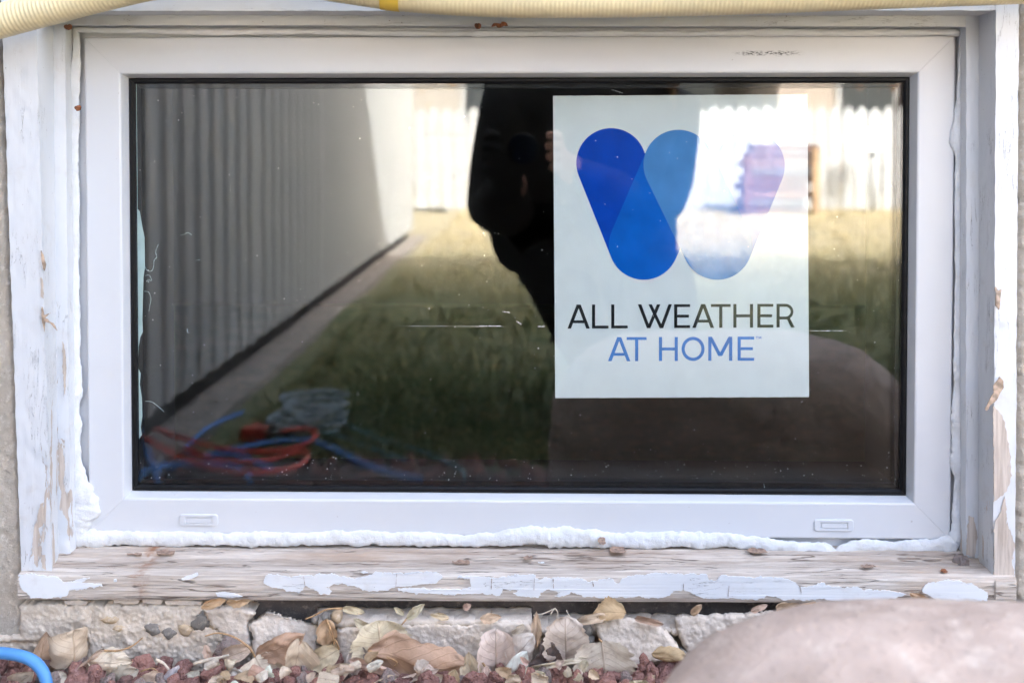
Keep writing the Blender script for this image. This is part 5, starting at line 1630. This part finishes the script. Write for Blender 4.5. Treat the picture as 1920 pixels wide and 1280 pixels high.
E = [('pelvis', 'waist'), ('waist', 'chest'), ('chest', 'neckb'), ('neckb', 'neck'), ('neck', 'head0'), ('head0', 'head1'), ('head1', 'head2'),
     ('neckb', 'shl'), ('shl', 'ell'), ('ell', 'wrl'), ('neckb', 'shr'), ('shr', 'elr'), ('elr', 'wrr'),
     ('waist', 'lap'), ('pelvis', 'hipl'), ('hipl', 'knl'), ('knl', 'anl'), ('anl', 'tol'), ('pelvis', 'hipr'), ('hipr', 'knr'), ('knr', 'anr'), ('anr', 'tor')]
# hands: palm and five fingers closing on the camera
CB = Vector((EYE.x, -0.99, EYE.z))      # camera body centre
def hand(tagc, wrist, sx):
    gx_ = sx * 0.80
    pm = CB + Vector((gx_ * 0.078, -0.012, -0.028))
    J['pa' + tagc] = (pm, .024)
    E.append((wrist, 'pa' + tagc))
    for k in range(4):
        z = 0.030 - 0.021 * k
        ln = (0.9, 1.0, 0.95, 0.75)[k]
        n1, n2, n3 = 'f%s%da' % (tagc, k), 'f%s%db' % (tagc, k), 'f%s%dc' % (tagc, k)
        J[n1] = (CB + Vector((gx_ * 0.088, 0.020, z)), .0095)
        J[n2] = (CB + Vector((gx_ * (0.088 - 0.012 * ln), 0.044, z - .002)), .0088)
        J[n3] = (CB + Vector((gx_ * (0.088 - 0.036 * ln), 0.048, z - .004)), .0075)
        E.extend([('pa' + tagc, n1), (n1, n2), (n2, n3)])
    J['t%sa' % tagc] = (CB + Vector((gx_ * 0.070, -0.044, 0.000)), .011)
    J['t%sb' % tagc] = (CB + Vector((gx_ * 0.042, -0.050, 0.014)), .009)
    E.extend([('pa' + tagc, 't%sa' % tagc), ('t%sa' % tagc, 't%sb' % tagc)])
hand('l', 'wrl', -1)
hand('r', 'wrr', 1)
names = list(J)
me = bpy.data.meshes.new('body')
me.from_pydata([tuple(J[n][0]) for n in names], [(names.index(a), names.index(b)) for a, b in E], [])
body = bpy.data.objects.new('body', me); C.objects.link(body)
sk = body.modifiers.new('skin', 'SKIN'); sk.use_smooth_shade = True
for i, n in enumerate(names):
    r = J[n][1]
    me.skin_vertices[0].data[i].radius = (r, r)
    me.skin_vertices[0].data[i].use_root = (n == 'pelvis')
body.modifiers.new('sub', 'SUBSURF').levels = 2
body.modifiers['sub'].render_levels = 2
dg = bpy.context.evaluated_depsgraph_get()
bme = bpy.data.meshes.new_from_object(body.evaluated_get(dg))
bpy.data.objects.remove(body)
body = bpy.data.objects.new('body', bme); C.objects.link(body); body.parent = person
bme.materials.clear(); bme.materials.append(M_CLOTH); bme.materials.append(M_SKIN)
hc = J['head1'][0]
for p in bme.polygons:
    c = p.center
    p.use_smooth = True
    if c.z > J['neck'][0].z - 0.005 and abs(c.x - hc.x) < 0.13 and c.y < -1.08: p.material_index = 1
    elif (c - CB).length < 0.115 and c.y > -1.05 and c.x > CB.x: p.material_index = 1
# face
fcx, fcy, fcz = hc.x, hc.y + 0.088, hc.z - 0.005
M_EYE = simple('eye', (0.03, 0.025, 0.02, 1), .2, .1)
M_LIP = simple('lip', srgb(190, 120, 110), .5, .05)
for s in (-1, 1):
    blob('eye', Vector((fcx + s * .032, fcy - .006, fcz + .006)), (.013, .008, .008), M_EYE, person, 1, 2, 0)
    blob('ear', Vector((fcx + s * .094, hc.y + .005, fcz - .005)), (.012, .022, .030), M_SKIN, person, 2, 2, .1)
blob('nose', Vector((fcx, fcy + .006, fcz - .028)), (.013, .017, .024), M_SKIN, person, 3, 2, .05)
blob('mouth', Vector((fcx, fcy - .005, fcz - .066)), (.025, .008, .007), M_LIP, person, 4, 2, .05)
# hair: a cap with long locks falling to the shoulders
verts, faces = [], []
bm = bmesh.new(); bmesh.ops.create_icosphere(bm, subdivisions=4, radius=1.0)
for v in bm.verts:
    n = v.co.normalized()
    r = 1 + .05 * noise.noise(n * 5)
    front = n.y > 0.25 and n.z < 0.5
    k = 0.86 if front else 1.0
    v.co = Vector((n.x * .118, n.y * .115 * (0.72 if front else 1), n.z * .128)) * r * k
cap = bm_obj('hair', bm, M_HAIR, person, True); cap.location = hc + Vector((0, -.012, .022))
rg = random.Random(9)
for k in range(46):
    an = math.radians(rg.uniform(150, 390))
    p = hc + Vector((math.cos(an) * .105, math.sin(an) * .10 - .01, .03 + rg.uniform(-.03, .05)))
    pts = [p]
    dz = rg.uniform(.24, .36)
    for j in range(1, 7):
        t = j / 6
        pts.append(p + Vector((math.cos(an) * .035 * t + .012 * math.sin(t * 7 + k), math.sin(an) * .03 * t + .02 * t, -dz * t)))
    v, f = tube(catmull(pts, 3), lambda i, t, a2: .011 * (1 - .7 * t), 6)
    o = len(verts); verts += v; faces += [tuple(o + i for i in ff) for ff in f]
mesh_obj('hair_locks', verts, faces, M_HAIR, person)

# the camera held in the hands
pc = thing('photo_camera', 'black camera with a lens held by the mirrored person', 'camera')
M_CAMB = simple('camera_black', (0.012, 0.012, 0.013, 1), .5, .15, 60, .3)
M_LENS = simple('lens_glass', (0.005, 0.01, 0.03, 1), .05, .1, 20, 0, spec=1.0)
box('body', CB.x - .058, CB.x + .058, CB.y - .03, CB.y + .02, CB.z - .05, CB.z + .042, M_CAMB, pc, .008)
box('viewfinder_hump', CB.x - .026, CB.x + .026, CB.y - .03, CB.y + .016, CB.z + .0425, CB.z + .068, M_CAMB, pc, .007)
box('grip', CB.x - .061, CB.x - .036, CB.y + .0205, CB.y + .034, CB.z - .046, CB.z + .036, M_CAMB, pc, .006)
v, f = tube([Vector((CB.x, CB.y + .0205, CB.z)), Vector((CB.x, CB.y + .048, CB.z))], .033, 32)
o = mesh_obj('lens_barrel', v, f, M_CAMB, pc)
v, f = tube([Vector((CB.x, CB.y + .0485, CB.z)), Vector((CB.x, CB.y + .0495, CB.z))], .028, 32)
mesh_obj('front_element', v, f, M_LENS, pc, smooth=False)
v, f = tube([Vector((CB.x - .040, CB.y - .005, CB.z + .0425)), Vector((CB.x - .040, CB.y - .005, CB.z + .05))], .009, 16)
mesh_obj('shutter_button', v, f, M_CAMB, pc, smooth=False)
